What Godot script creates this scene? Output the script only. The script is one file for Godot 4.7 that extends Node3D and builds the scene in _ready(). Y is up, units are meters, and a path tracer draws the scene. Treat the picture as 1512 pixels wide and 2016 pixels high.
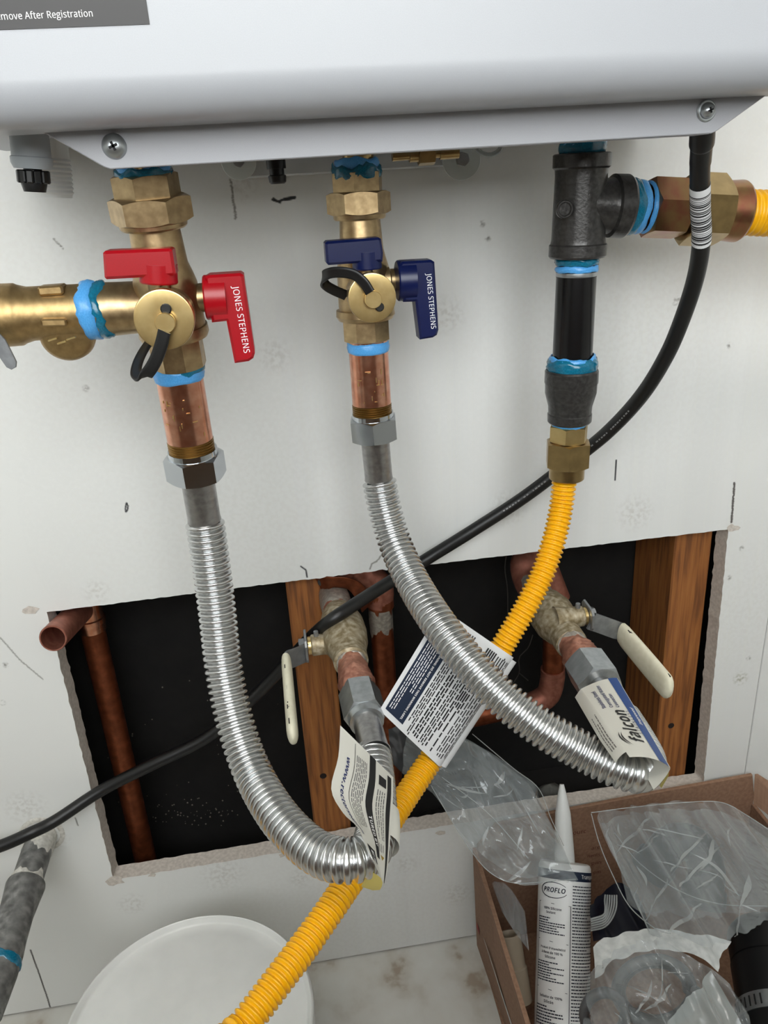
extends Node3D
# Tankless heater piping over an opened wall. y is up, the wall's face is z = 0, the lens is at height 0.

const F := 1550.0        # focal length in pixels of the 1512 x 2016 frame
const EYE := 0.62        # distance of the lens from the wall
const FLOOR := -0.79
const CEIL := 1.65
var bx: Vector3          # camera right, down, forward
var by: Vector3
var bz: Vector3
var M := {}
var taken := {}

# ------------------------------------------------------------------ camera helpers
func aim(yaw: float, pitch: float, roll: float) -> void:
	var fwd := Vector3(sin(yaw) * cos(pitch), -sin(pitch), -cos(yaw) * cos(pitch))
	var right := Vector3(cos(yaw), 0, sin(yaw))
	var down := fwd.cross(right)
	bx = right * cos(roll) + down * sin(roll)
	by = -right * sin(roll) + down * cos(roll)
	bz = fwd

func ray(x: float, y: float) -> Vector3:
	return bx * ((x - 756.0) / F) + by * ((y - 1008.0) / F) + bz

func at(x: float, y: float, z: float) -> Vector3:        # the point on the plane z through a pixel
	var r := ray(x, y)
	return Vector3(0, 0, EYE) + r * ((z - EYE) / r.z)

func aty(x: float, y: float, h: float) -> Vector3:       # the point on the level h through a pixel
	var r := ray(x, y)
	return Vector3(0, 0, EYE) + r * (h / r.y)

func proj(p: Vector3) -> Vector2:
	var q := p - Vector3(0, 0, EYE)
	var d := q.dot(bz)
	return Vector2(756.0 + F * q.dot(bx) / d, 1008.0 + F * q.dot(by) / d)

func mm(p: Vector3, px: float) -> float:                 # metres that px pixels span at p
	return px * (p - Vector3(0, 0, EYE)).dot(bz) / F

# a straight axis: t of a pixel row (or column) along it, radius from a width in pixels
func along(a: Vector3, d: Vector3, v: float, col := false) -> float:
	var lo := -0.5
	var hi := 0.5
	var k := 0 if col else 1
	var up := proj(a + d * 0.05)[k] > proj(a)[k]
	for i in 50:
		var m := (lo + hi) / 2
		if (proj(a + d * m)[k] < v) == up: lo = m
		else: hi = m
	return lo

# ------------------------------------------------------------------ mesh building
class S:
	var v := PackedVector3Array()
	var n := PackedVector3Array()
	var uv := PackedVector2Array()
	var ix := PackedInt32Array()

	func grid(rows: Array, wrap := false, flip := false, ring := false) -> void:
		var R := rows.size()
		var C: int = rows[0].size()
		var flat := PackedVector3Array()
		for r in R: flat.append_array(rows[r])
		var acc := PackedVector3Array()
		acc.resize(R * C)
		var CC := C if wrap else C - 1
		var sg := -1.0 if flip else 1.0
		for r in R - 1:
			for c in CC:
				var c1 := (c + 1) % C
				var i := r * C + c
				var j := r * C + c1
				var nn := (flat[j + C] - flat[i]).cross(flat[i + C] - flat[j]) * sg
				acc[i] += nn
				acc[j] += nn
				acc[i + C] += nn
				acc[j + C] += nn
		if ring:
			for c in C:
				var s := acc[c] + acc[(R - 1) * C + c]
				acc[c] = s
				acc[(R - 1) * C + c] = s
		var base := v.size()
		var W := C + 1 if wrap else C
		for r in R:
			for c in W:
				var i := r * C + (c % C)
				v.append(flat[i])
				n.append(acc[i].normalized() if acc[i].length_squared() > 1e-30 else Vector3.UP)
				uv.append(Vector2(float(c) / (W - 1), float(r) / (R - 1)))
		for r in R - 1:
			for c in W - 1:
				var a := base + r * W + c
				var b := a + 1
				var d := a + W
				var e := d + 1
				if flip: ix.append_array([a, e, d, a, b, e])
				else: ix.append_array([a, d, e, a, e, b])

	func tri(a: Vector3, b: Vector3, c: Vector3) -> void:      # clockwise seen from outside
		var nn := (c - a).cross(b - a).normalized()
		var k := v.size()
		for p in [a, b, c]:
			v.append(p); n.append(nn); uv.append(Vector2.ZERO)
		ix.append_array([k, k + 1, k + 2])

	func quad(a: Vector3, b: Vector3, c: Vector3, d: Vector3) -> void:   # clockwise, uv runs a(0,0) b(1,0) c(1,1) d(0,1)
		var nn := (c - a).cross(b - a).normalized()
		var k := v.size()
		var q := [a, b, c, d]
		var w := [Vector2(0, 0), Vector2(1, 0), Vector2(1, 1), Vector2(0, 1)]
		for i in 4:
			v.append(q[i]); n.append(nn); uv.append(w[i])
		ix.append_array([k, k + 1, k + 2, k, k + 2, k + 3])

	static func frame(d: Vector3) -> Array:
		var up := Vector3.UP if absf(d.y) < 0.9 else Vector3.BACK
		var e := up.cross(d).normalized()
		return [e, d.cross(e)]

	func lathe(a: Vector3, dir: Vector3, prof: Array, seg := 32, crease := 0.55) -> void:
		var d := dir.normalized()
		var f := frame(d)
		var run := []
		for i in prof.size():
			var row := PackedVector3Array()
			for k in seg:
				var p := TAU * k / seg
				row.append(a + d * prof[i][0] + (f[0] * cos(p) + f[1] * sin(p)) * maxf(prof[i][1], 1e-5))
			run.append(row)
			if i > 0 and i < prof.size() - 1:
				var p0 := Vector2(prof[i][0] - prof[i - 1][0], prof[i][1] - prof[i - 1][1])
				var p1 := Vector2(prof[i + 1][0] - prof[i][0], prof[i + 1][1] - prof[i][1])
				if absf(p0.angle_to(p1)) > crease:
					grid(run, true)
					run = [row]
		grid(run, true)

	func hexa(a: Vector3, dir: Vector3, t0: float, t1: float, af: float, hole := 0.0, phase := 0.0, sides := 6, ch := 0.45) -> void:
		var d := dir.normalized()
		var f := frame(d)
		var apo := af / 2
		var half := PI / sides
		var m := 6
		var top := PackedVector3Array()
		var bot := PackedVector3Array()
		var r0 := PackedVector3Array()
		var r1 := PackedVector3Array()
		var h0 := PackedVector3Array()
		var h1 := PackedVector3Array()
		for s in sides:
			var ra := PackedVector3Array()
			var rb := PackedVector3Array()
			for k in m + 1:
				var lp := -half + 2 * half * k / m
				var p := phase + 2 * half * s + lp
				var rr := apo / cos(lp)
				var e: Vector3 = f[0] * cos(p) + f[1] * sin(p)
				var drop := (rr - apo * 0.985) * ch
				ra.append(a + d * (t0 + drop) + e * rr)
				rb.append(a + d * (t1 - drop) + e * rr)
				if k < m:
					top.append(ra[k]); bot.append(rb[k])
					r0.append(a + d * t0 + e * apo * 0.985)
					r1.append(a + d * t1 + e * apo * 0.985)
					h0.append(a + d * t0 + e * maxf(hole, 1e-5))
					h1.append(a + d * t1 + e * maxf(hole, 1e-5))
			grid([ra, rb])
		grid([r0, top], true)
		grid([bot, r1], true)
		grid([h0, r0], true)
		grid([r1, h1], true)

	func sweep(pts: PackedVector3Array, rad: PackedFloat32Array, seg := 20, cap := true) -> void:
		var rows := []
		var t := (pts[1] - pts[0]).normalized()
		var e: Vector3 = frame(t)[0]
		var N := pts.size()
		for i in N:
			var tt := (pts[mini(i + 1, N - 1)] - pts[maxi(i - 1, 0)]).normalized()
			e = (e - tt * e.dot(tt)).normalized()
			var b := tt.cross(e)
			var row := PackedVector3Array()
			for k in seg:
				var p := TAU * k / seg
				row.append(pts[i] + (e * cos(p) + b * sin(p)) * rad[i])
			rows.append(row)
		grid(rows, true)
		if cap:
			for w in [0, N - 1]:
				var c := PackedVector3Array()
				for k in seg: c.append(pts[w])
				if w == 0: grid([c, rows[0]], true)
				else: grid([rows[w], c], true)

	func tube(pts: PackedVector3Array, r: float, seg := 20, cap := true) -> void:
		var rad := PackedFloat32Array()
		rad.resize(pts.size())
		rad.fill(r)
		sweep(pts, rad, seg, cap)

	# polygon in the plane of ex, ey (counter-clockwise), thickness along ez, with chamfered rims
	func prism(poly: PackedVector2Array, o: Vector3, ex: Vector3, ey: Vector3, ez: Vector3, bev := 0.0) -> void:
		var q := poly.duplicate()
		if Geometry2D.is_polygon_clockwise(q): q.reverse()
		var N := q.size()
		var inn := PackedVector2Array()
		for i in N:
			var a := (q[i] - q[(i + N - 1) % N]).normalized()
			var b := (q[(i + 1) % N] - q[i]).normalized()
			var na := Vector2(-a.y, a.x)
			var nb := Vector2(-b.y, b.x)
			var mid := (na + nb).normalized()
			inn.append(q[i] + mid * (bev / maxf(mid.dot(na), 0.4)))
		var ez1 := ez.normalized()
		var T := ez.length()
		var P := func(p: Vector2, h: float) -> Vector3: return o + ex * p.x + ey * p.y + ez1 * h
		var ids := Geometry2D.triangulate_polygon(inn if bev > 0 else q)
		var src := inn if bev > 0 else q
		for k in range(0, ids.size(), 3):
			var a := src[ids[k]]
			var b := src[ids[k + 1]]
			var c := src[ids[k + 2]]
			if (b - a).cross(c - a) < 0:
				var s := b
				b = c
				c = s
			tri(P.call(a, T), P.call(c, T), P.call(b, T))
			tri(P.call(a, 0.0), P.call(b, 0.0), P.call(c, 0.0))
		for i in N:
			var j := (i + 1) % N
			quad(P.call(q[i], T - bev), P.call(q[j], T - bev), P.call(q[j], bev), P.call(q[i], bev))
			if bev > 0:
				quad(P.call(inn[i], T), P.call(inn[j], T), P.call(q[j], T - bev), P.call(q[i], T - bev))
				quad(P.call(q[i], bev), P.call(q[j], bev), P.call(inn[j], 0.0), P.call(inn[i], 0.0))

	func block(c: Vector3, ex: Vector3, ey: Vector3, ez: Vector3, bev := 0.0) -> void:     # full-size edge vectors
		var x := ex.length() / 2
		var y := ey.length() / 2
		var k := bev
		var p := PackedVector2Array([Vector2(-x, -y), Vector2(x, -y), Vector2(x, y), Vector2(-x, y)])
		if bev > 0:
			p = PackedVector2Array([Vector2(-x + k, -y), Vector2(x - k, -y), Vector2(x, -y + k), Vector2(x, y - k), Vector2(x - k, y), Vector2(-x + k, y), Vector2(-x, y - k), Vector2(-x, -y + k)])
		prism(p, c - ez / 2, ex.normalized(), ey.normalized(), ez, bev)

func spline(ctrl: Array, step := 0.004) -> PackedVector3Array:
	var dense := PackedVector3Array()
	var N := ctrl.size()
	for i in N - 1:
		var p0: Vector3 = ctrl[maxi(i - 1, 0)]
		var p1: Vector3 = ctrl[i]
		var p2: Vector3 = ctrl[i + 1]
		var p3: Vector3 = ctrl[mini(i + 2, N - 1)]
		if i == 0: p0 = p1 * 2 - p2
		if i == N - 2: p3 = p2 * 2 - p1
		for k in 24: dense.append(p1.cubic_interpolate(p2, p0, p3, k / 24.0))
	dense.append(ctrl[N - 1])
	var total := 0.0
	for i in dense.size() - 1: total += dense[i].distance_to(dense[i + 1])
	var n := maxi(2, roundi(total / step))
	var out := PackedVector3Array([dense[0]])
	var want := total / n
	var gone := 0.0
	for i in dense.size() - 1:
		var L := dense[i].distance_to(dense[i + 1])
		while gone + L >= want and out.size() < n:
			out.append(dense[i].lerp(dense[i + 1], (want - gone) / maxf(L, 1e-9)))
			want += total / n
		gone += L
	out.append(dense[dense.size() - 1])
	return out

func corrugated(s: S, ctrl: Array, R: float, dep: float, pitch: float, per: int, seg: int, sharp: float) -> void:
	var pts := spline(ctrl, pitch / per)
	var rad := PackedFloat32Array()
	for i in pts.size():
		rad.append(R - dep * pow(0.5 + 0.5 * cos(TAU * float(i) / per), sharp))
	s.sweep(pts, rad, seg)

func fit(txt: String, length: float, bold := false) -> float:      # cap height that makes the line this long
	return length / (letters(S.new(), txt, 1.0, func(x: float, y: float) -> Vector3: return Vector3(x, y, 0), 1, bold) * 2)

func letters(s: S, txt: String, cap: float, where: Callable, align := 0, bold := false, serif := false, italic := 0.0) -> float:
	var fnt := SystemFont.new()
	fnt.font_names = PackedStringArray(["Droid Serif" if serif else "Droid Sans"])
	if bold: fnt.font_weight = 700
	var tm := TextMesh.new()
	tm.font = fnt
	tm.text = txt
	tm.font_size = 100
	tm.pixel_size = 0.01
	var k0 := cap / 0.71
	tm.depth = 0.0
	tm.curve_step = 4.0
	tm.horizontal_alignment = [HORIZONTAL_ALIGNMENT_LEFT, HORIZONTAL_ALIGNMENT_CENTER, HORIZONTAL_ALIGNMENT_RIGHT][align]
	tm.vertical_alignment = VERTICAL_ALIGNMENT_CENTER
	var A := tm.get_mesh_arrays()
	var pv: PackedVector3Array = A[Mesh.ARRAY_VERTEX]
	if pv.is_empty(): return 0.0
	var ids: PackedInt32Array = A[Mesh.ARRAY_INDEX] if A[Mesh.ARRAY_INDEX] != null else PackedInt32Array(range(pv.size()))
	var q := PackedVector3Array()
	var wmax := 0.0
	for p in pv:
		q.append(where.call((p.x + p.y * italic) * k0, p.y * k0))
		wmax = maxf(wmax, absf(p.x) * k0)
	for k in range(0, ids.size(), 3):
		s.tri(q[ids[k]], q[ids[k + 1]], q[ids[k + 2]])
	return wmax

# ------------------------------------------------------------------ scene tree helpers
func numbered(called: String) -> String:
	taken[called] = taken.get(called, -1) + 1
	return called if taken[called] == 0 else "%s_%03d" % [called, taken[called]]

func thing(called: String, label: String, category: String, base: Vector3, group := "") -> Node3D:
	var o := Node3D.new()
	o.name = numbered(called)
	add_child(o, true)
	o.position = base
	o.set_meta("label", label)
	o.set_meta("category", category)
	if group != "": o.set_meta("group", group)
	return o

func origin_of(node: Node) -> Vector3:
	var p := Vector3.ZERO
	var k := node
	while k != self and k is Node3D:
		p += (k as Node3D).position
		k = k.get_parent()
	return p

func part(parent: Node, called: String, s: S, m: Material, label := "") -> MeshInstance3D:
	var o := MeshInstance3D.new()
	o.name = called
	parent.add_child(o, true)
	var off := origin_of(parent)
	if off != Vector3.ZERO:
		for i in s.v.size(): s.v[i] -= off
	var A := []
	A.resize(Mesh.ARRAY_MAX)
	A[Mesh.ARRAY_VERTEX] = s.v
	A[Mesh.ARRAY_NORMAL] = s.n
	A[Mesh.ARRAY_TEX_UV] = s.uv
	A[Mesh.ARRAY_INDEX] = s.ix
	var am := ArrayMesh.new()
	am.add_surface_from_arrays(Mesh.PRIMITIVE_TRIANGLES, A)
	am.surface_set_material(0, m)
	o.mesh = am
	o.cast_shadow = GeometryInstance3D.SHADOW_CASTING_SETTING_ON
	if label != "": o.set_meta("label", label)
	return o

func struct(called: String, s: S, m: Material, label: String, category: String) -> MeshInstance3D:
	var o := part(self, called, s, m, label)
	o.set_meta("kind", "structure")
	o.set_meta("category", category)
	return o

# ------------------------------------------------------------------ materials
func noise_tex(freq: float, ramp: Array, sd: int, oct := 4, kind := FastNoiseLite.TYPE_SIMPLEX_SMOOTH, size := 256, normal := false) -> NoiseTexture2D:
	var fn := FastNoiseLite.new()
	fn.noise_type = kind
	fn.frequency = freq
	fn.fractal_octaves = oct
	fn.seed = sd
	var t := NoiseTexture2D.new()
	t.width = size
	t.height = size
	t.seamless = true
	t.noise = fn
	t.as_normal_map = normal
	if not ramp.is_empty():
		var g := Gradient.new()
		var offs := PackedFloat32Array()
		var cols := PackedColorArray()
		for r in ramp:
			offs.append(r[0])
			cols.append(r[1])
		g.offsets = offs
		g.colors = cols
		t.color_ramp = g
	return t

func plain(c: Color, rough := 0.5, metal := 0.0) -> StandardMaterial3D:
	var m := StandardMaterial3D.new()
	m.albedo_color = c
	m.roughness = rough
	m.metallic = metal
	m.cull_mode = BaseMaterial3D.CULL_DISABLED
	return m

func mottled(a: Color, b: Color, rough: float, metal: float, scale: float, sd: int, bump := 0.0, freq := 0.02, lo := 0.2, hi := 0.8) -> StandardMaterial3D:
	var m := plain(Color.WHITE, rough, metal)
	m.albedo_texture = noise_tex(freq, [[lo, a], [hi, b]], sd)
	m.uv1_triplanar = true
	m.uv1_world_triplanar = true
	m.uv1_scale = Vector3.ONE * scale
	if bump > 0.0:
		m.heightmap_enabled = true
		m.heightmap_texture = noise_tex(freq * 1.7, [], sd + 50, 5)
		m.heightmap_scale = bump * 0.12
	return m

func make_materials() -> void:
	M.room_white = mottled(Color(0.865, 0.87, 0.862), Color(0.88, 0.885, 0.877), 0.75, 0, 3, 2)
	M.gypsum = mottled(Color(0.73, 0.70, 0.665), Color(0.82, 0.79, 0.755), 0.95, 0, 14, 3, 0.15, 0.06)
	M.enamel = mottled(Color(0.655, 0.665, 0.685), Color(0.67, 0.68, 0.70), 0.38, 0.0, 60, 5, 0.006, 0.12)
	M.bracket = mottled(Color(0.645, 0.65, 0.67), Color(0.66, 0.665, 0.685), 0.42, 0.0, 60, 6, 0.005, 0.12)
	M.sticker = plain(Color(0.14, 0.13, 0.13), 0.45)
	M.print_white = plain(Color(0.93, 0.93, 0.93), 0.5)
	M.brass = mottled(Color(0.63, 0.54, 0.40), Color(0.75, 0.655, 0.50), 0.36, 0.95, 16, 7, 0.01, 0.03)
	M.brass_cast = mottled(Color(0.60, 0.50, 0.34), Color(0.71, 0.60, 0.42), 0.42, 0.9, 16, 8, 0.02, 0.04)
	M.brass_bright = mottled(Color(0.84, 0.73, 0.50), Color(0.88, 0.78, 0.55), 0.3, 0.95, 20, 9, 0.0, 0.02)
	M.brass_plated = mottled(Color(0.60, 0.51, 0.35), Color(0.68, 0.58, 0.40), 0.28, 0.97, 16, 10, 0.0, 0.02)
	M.plated_rose = mottled(Color(0.60, 0.38, 0.31), Color(0.62, 0.50, 0.34), 0.28, 0.97, 16, 11, 0.0, 0.015)
	M.copper = mottled(Color(0.80, 0.54, 0.43), Color(0.92, 0.70, 0.59), 0.23, 0.98, 18, 12, 0.004, 0.025)
	M.copper_old = mottled(Color(0.42, 0.22, 0.13), Color(0.56, 0.31, 0.20), 0.4, 0.8, 10, 13, 0.005, 0.03)
	M.copper_dull = mottled(Color(0.55, 0.34, 0.28), Color(0.68, 0.45, 0.38), 0.45, 0.6, 14, 14, 0.02, 0.03)
	M.copper_tail = mottled(Color(0.62, 0.40, 0.33), Color(0.82, 0.60, 0.51), 0.4, 0.7, 20, 45, 0.02, 0.03)
	M.solder = mottled(Color(0.56, 0.54, 0.51), Color(0.72, 0.69, 0.65), 0.45, 0.6, 24, 15, 0.03, 0.04)
	M.bronze = mottled(Color(0.46, 0.40, 0.28), Color(0.74, 0.70, 0.62), 0.5, 0.5, 16, 16, 0.06, 0.035)
	M.thread = plain(Color(0.55, 0.42, 0.22), 0.35, 0.95)
	M.chrome = plain(Color(0.80, 0.82, 0.84), 0.12, 1.0)
	M.zinc = mottled(Color(0.66, 0.68, 0.69), Color(0.74, 0.76, 0.77), 0.32, 0.92, 20, 17)
	M.steel = plain(Color(0.82, 0.825, 0.825), 0.27, 1.0)
	M.steel_tube = mottled(Color(0.58, 0.575, 0.57), Color(0.68, 0.675, 0.67), 0.3, 0.95, 30, 18)
	M.iron = mottled(Color(0.21, 0.205, 0.20), Color(0.29, 0.285, 0.28), 0.3, 0.45, 20, 19, 0.06, 0.05)
	M.black_pipe = mottled(Color(0.035, 0.035, 0.04), Color(0.13, 0.125, 0.125), 0.25, 0.1, 24, 20, 0.01, 0.05, 0.55, 1.0)
	M.dope = mottled(Color(0.04, 0.36, 0.47), Color(0.09, 0.46, 0.58), 0.16, 0, 60, 21, 0.02, 0.04)
	M.tape = mottled(Color(0.28, 0.60, 0.86), Color(0.38, 0.68, 0.92), 0.32, 0, 70, 22, 0.01, 0.05)
	M.red = mottled(Color(0.62, 0.012, 0.075), Color(0.66, 0.02, 0.09), 0.32, 0, 60, 23, 0.004, 0.1)
	M.blue = mottled(Color(0.014, 0.065, 0.25), Color(0.02, 0.08, 0.29), 0.32, 0, 60, 24, 0.004, 0.1)
	M.rubber = plain(Color(0.045, 0.045, 0.05), 0.45)
	M.black_plastic = plain(Color(0.04, 0.042, 0.048), 0.4)
	M.cord = mottled(Color(0.035, 0.036, 0.038), Color(0.05, 0.052, 0.055), 0.42, 0, 40, 25)
	M.yellow = mottled(Color(0.92, 0.67, 0.035), Color(0.94, 0.70, 0.05), 0.33, 0, 30, 26)
	M.grip = mottled(Color(0.83, 0.815, 0.72), Color(0.865, 0.85, 0.765), 0.42, 0, 20, 27, 0.0, 0.03)
	M.lever_steel = mottled(Color(0.53, 0.54, 0.55), Color(0.60, 0.61, 0.62), 0.42, 0.75, 20, 28)
	M.grey_plastic = plain(Color(0.66, 0.69, 0.71), 0.42)
	M.white_plastic = plain(Color(0.86, 0.87, 0.865), 0.45)
	M.bucket = mottled(Color(0.835, 0.84, 0.83), Color(0.855, 0.86, 0.85), 0.4, 0, 6, 29, 0.0, 0.02)
	M.galv = mottled(Color(0.34, 0.34, 0.335), Color(0.60, 0.60, 0.59), 0.55, 0.45, 9, 30, 0.04, 0.035)
	M.plaster_smear = mottled(Color(0.72, 0.71, 0.68), Color(0.85, 0.84, 0.81), 0.9, 0, 40, 31, 0.1)
	M.paper = plain(Color(0.86, 0.865, 0.87), 0.8)
	M.paper_cream = plain(Color(0.84, 0.835, 0.80), 0.7)
	M.paper_back = plain(Color(0.80, 0.74, 0.42), 0.7)
	M.ink = plain(Color(0.06, 0.065, 0.075), 0.6)
	M.navy = plain(Color(0.06, 0.125, 0.22), 0.5)
	M.ink_blue = plain(Color(0.06, 0.13, 0.36), 0.5)
	M.stripe_blue = plain(Color(0.11, 0.27, 0.52), 0.5)
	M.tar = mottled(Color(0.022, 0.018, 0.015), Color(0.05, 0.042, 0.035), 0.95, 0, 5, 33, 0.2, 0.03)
	M.wire = plain(Color(0.35, 0.34, 0.32), 0.5, 0.7)
	M.concrete = mottled(Color(0.25, 0.25, 0.24), Color(0.40, 0.40, 0.385), 0.95, 0, 12, 34, 0.3)
	M.card = mottled(Color(0.52, 0.40, 0.32), Color(0.58, 0.455, 0.37), 0.9, 0, 12, 35, 0.02, 0.06)
	M.card_edge = mottled(Color(0.50, 0.37, 0.27), Color(0.62, 0.50, 0.39), 0.9, 0, 40, 36)
	M.card_ink = plain(Color(0.36, 0.17, 0.12), 0.9)
	M.film = plain(Color(0.64, 0.67, 0.68, 0.32), 0.18)
	M.film.transparency = BaseMaterial3D.TRANSPARENCY_ALPHA
	M.film_thick = plain(Color(0.66, 0.69, 0.69, 0.5), 0.22)
	M.film_thick.transparency = BaseMaterial3D.TRANSPARENCY_ALPHA
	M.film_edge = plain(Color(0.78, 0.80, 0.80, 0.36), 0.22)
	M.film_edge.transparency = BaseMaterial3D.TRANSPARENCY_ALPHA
	M.tissue = mottled(Color(0.74, 0.755, 0.75), Color(0.83, 0.84, 0.835), 0.8, 0, 20, 37)
	M.cabinet = mottled(Color(0.33, 0.235, 0.16), Color(0.40, 0.29, 0.20), 0.5, 0, 5, 44)
	M.worktop = plain(Color(0.30, 0.29, 0.28), 0.45)
	M.bright_zinc = plain(Color(0.84, 0.87, 0.86), 0.4, 0.3)
	M.room = plain(Color(0.80, 0.80, 0.785), 0.9)
	# wood: long grain, darker late wood
	var w := plain(Color.WHITE, 0.7)
	w.albedo_texture = noise_tex(0.03, [[0.15, Color(0.42, 0.25, 0.115)], [0.5, Color(0.56, 0.345, 0.16)], [0.85, Color(0.62, 0.40, 0.20)]], 41, 4)
	w.uv1_triplanar = true
	w.uv1_world_triplanar = true
	w.uv1_scale = Vector3(22, 1.3, 22)
	w.heightmap_enabled = true
	w.heightmap_texture = noise_tex(0.08, [], 42, 4)
	w.heightmap_scale = 0.02
	M.wood = w
	# floor: pale vinyl with dirt patches
	var fl := plain(Color.WHITE, 0.6)
	fl.albedo_texture = noise_tex(0.012, [[0.08, Color(0.62, 0.57, 0.51)], [0.22, Color(0.73, 0.715, 0.68)], [0.5, Color(0.78, 0.775, 0.75)], [0.9, Color(0.80, 0.80, 0.78)]], 61, 5, FastNoiseLite.TYPE_SIMPLEX_SMOOTH, 512)
	fl.uv1_triplanar = true
	fl.uv1_world_triplanar = true
	fl.uv1_scale = Vector3.ONE * 2.6
	M.floor = fl

# the wall's own marks, drawn where they are on the wall: pencil strokes, hairline cracks, scuffs
var wall_img: Image
const WX := -0.95
const WW := 1.4
const WY := 0.55
func wall_px(x: float, y: float) -> Vector2:
	var p := at(x, y, 0.0)
	return Vector2((p.x - WX) / WW * 2048.0, (WY - p.y) / WW * 2048.0)

func stroke(pts: Array, col: Color, w := 1.2, jit := 0.0) -> void:
	var rng := RandomNumberGenerator.new()
	rng.seed = 7 + pts.size() + int(pts[0][0])
	for i in pts.size() - 1:
		var a := wall_px(pts[i][0], pts[i][1])
		var b := wall_px(pts[i + 1][0], pts[i + 1][1])
		var n := maxi(2, int(a.distance_to(b) * 2))
		for k in n:
			var p := a.lerp(b, float(k) / n) + Vector2(rng.randf_range(-jit, jit), rng.randf_range(-jit, jit))
			var h := int(ceil(w / 2 + 1))
			for dx in range(-h, h + 1):
				for dy in range(-h, h + 1):
					var x := int(p.x) + dx
					var y := int(p.y) + dy
					if x < 0 or y < 0 or x > 2047 or y > 2047: continue
					var d := Vector2(x + 0.5, y + 0.5).distance_to(p)
					var al := clampf(w / 2 + 0.5 - d, 0, 1) * col.a
					if al > 0:
						wall_img.set_pixel(x, y, wall_img.get_pixel(x, y).lerp(Color(col.r, col.g, col.b), al))

func smudge(x: float, y: float, rpx: float, col: Color, seed_: int) -> void:
	var c := wall_px(x, y)
	var fn := FastNoiseLite.new()
	fn.seed = seed_
	fn.frequency = 0.12
	var R := int(rpx)
	for dx in range(-R, R + 1):
		for dy in range(-R, R + 1):
			var d := Vector2(dx, dy).length() / rpx
			if d >= 1: continue
			var xx := int(c.x) + dx
			var yy := int(c.y) + dy
			if xx < 0 or yy < 0 or xx > 2047 or yy > 2047: continue
			var al := clampf((fn.get_noise_2d(xx, yy) + 0.15) * 2.0, 0, 1) * (1 - d) * col.a
			wall_img.set_pixel(xx, yy, wall_img.get_pixel(xx, yy).lerp(Color(col.r, col.g, col.b), al))

func wall_material() -> StandardMaterial3D:
	wall_img = Image.create(2048, 2048, false, Image.FORMAT_RGB8)
	wall_img.fill(Color(0.875, 0.88, 0.872))
	var dark := Color(0.16, 0.16, 0.17, 0.9)
	var soft := Color(0.45, 0.44, 0.42, 0.6)
	stroke([[1213, 906], [1212, 930], [1211, 946]], dark, 1.6)
	stroke([[249, 990], [252, 996], [251, 1004], [248, 1008], [247, 1000], [249, 990]], dark, 1.3)
	stroke([[536, 393], [548, 397], [562, 391], [582, 388]], dark, 1.8)
	stroke([[538, 390], [545, 395], [553, 400]], dark, 1.2)
	stroke([[580, 389], [570, 391], [560, 393]], dark, 2.6)
	stroke([[454, 355], [457, 372], [458, 390], [462, 410], [464, 432]], soft, 1.5, 0.8)
	stroke([[1446, 950], [1443, 990], [1440, 1030]], Color(0.3, 0.28, 0.27, 0.85), 2.0, 0.7)
	stroke([[592, 1115], [602, 1122], [605, 1137]], dark, 1.4)
	stroke([[752, 1092], [742, 1105], [732, 1110], [728, 1122]], Color(0.5, 0.49, 0.47, 0.8), 1.3, 0.5)
	stroke([[60, 1870], [78, 1920], [92, 1960], [104, 2000]], Color(0.25, 0.24, 0.23, 0.8), 1.5, 0.3)
	stroke([[0, 1255], [40, 1300], [85, 1338]], Color(0.5, 0.5, 0.48, 0.55), 1.2, 0.5)
	stroke([[148, 1610], [154, 1626]], soft, 1.4)
	stroke([[105, 470], [125, 490]], soft, 1.0, 1.0)
	for q in [[10, 1310], [5, 1384], [1330, 595], [1333, 590], [1437, 680], [950, 440], [960, 468], [1460, 1080], [1436, 1137], [1474, 1296], [170, 765], [760, 930]]:
		smudge(q[0], q[1], 5, Color(0.35, 0.34, 0.32, 0.8), int(q[0]))
	for q in [[50, 1590, 34], [105, 1652, 26], [800, 1700, 26], [590, 1730, 22], [190, 1165, 20], [480, 370, 18], [1000, 1000, 30], [260, 1780, 24], [900, 1760, 30], [440, 1720, 40], [880, 620, 26], [1250, 1010, 30], [540, 700, 24]]:
		smudge(q[0], q[1], q[2], Color(0.66, 0.64, 0.61, 0.35), int(q[0]) + 3)
	smudge(1458, 1335, 14, Color(0.62, 0.62, 0.56, 1.0), 5)
	# joint compound patches, slightly warmer
	for q in [[700, 1760, 300], [200, 620, 220], [1230, 640, 260], [1480, 1200, 160], [480, 1010, 260]]:
		smudge(q[0], q[1], q[2], Color(0.83, 0.825, 0.81, 0.3), int(q[0]) + 9)
	var m := plain(Color.WHITE, 0.75)
	m.albedo_texture = ImageTexture.create_from_image(wall_img)
	m.texture_repeat = false
	m.detail_enabled = true
	m.detail_blend_mode = BaseMaterial3D.BLEND_MODE_MUL
	m.detail_uv_layer = BaseMaterial3D.DETAIL_UV_2
	m.detail_albedo = noise_tex(0.02, [[0.2, Color(0.982, 0.982, 0.98)], [0.8, Color(1, 1, 1)]], 71, 5, FastNoiseLite.TYPE_SIMPLEX_SMOOTH, 512)
	return m

# ------------------------------------------------------------------ the room
var rng := RandomNumberGenerator.new()

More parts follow.
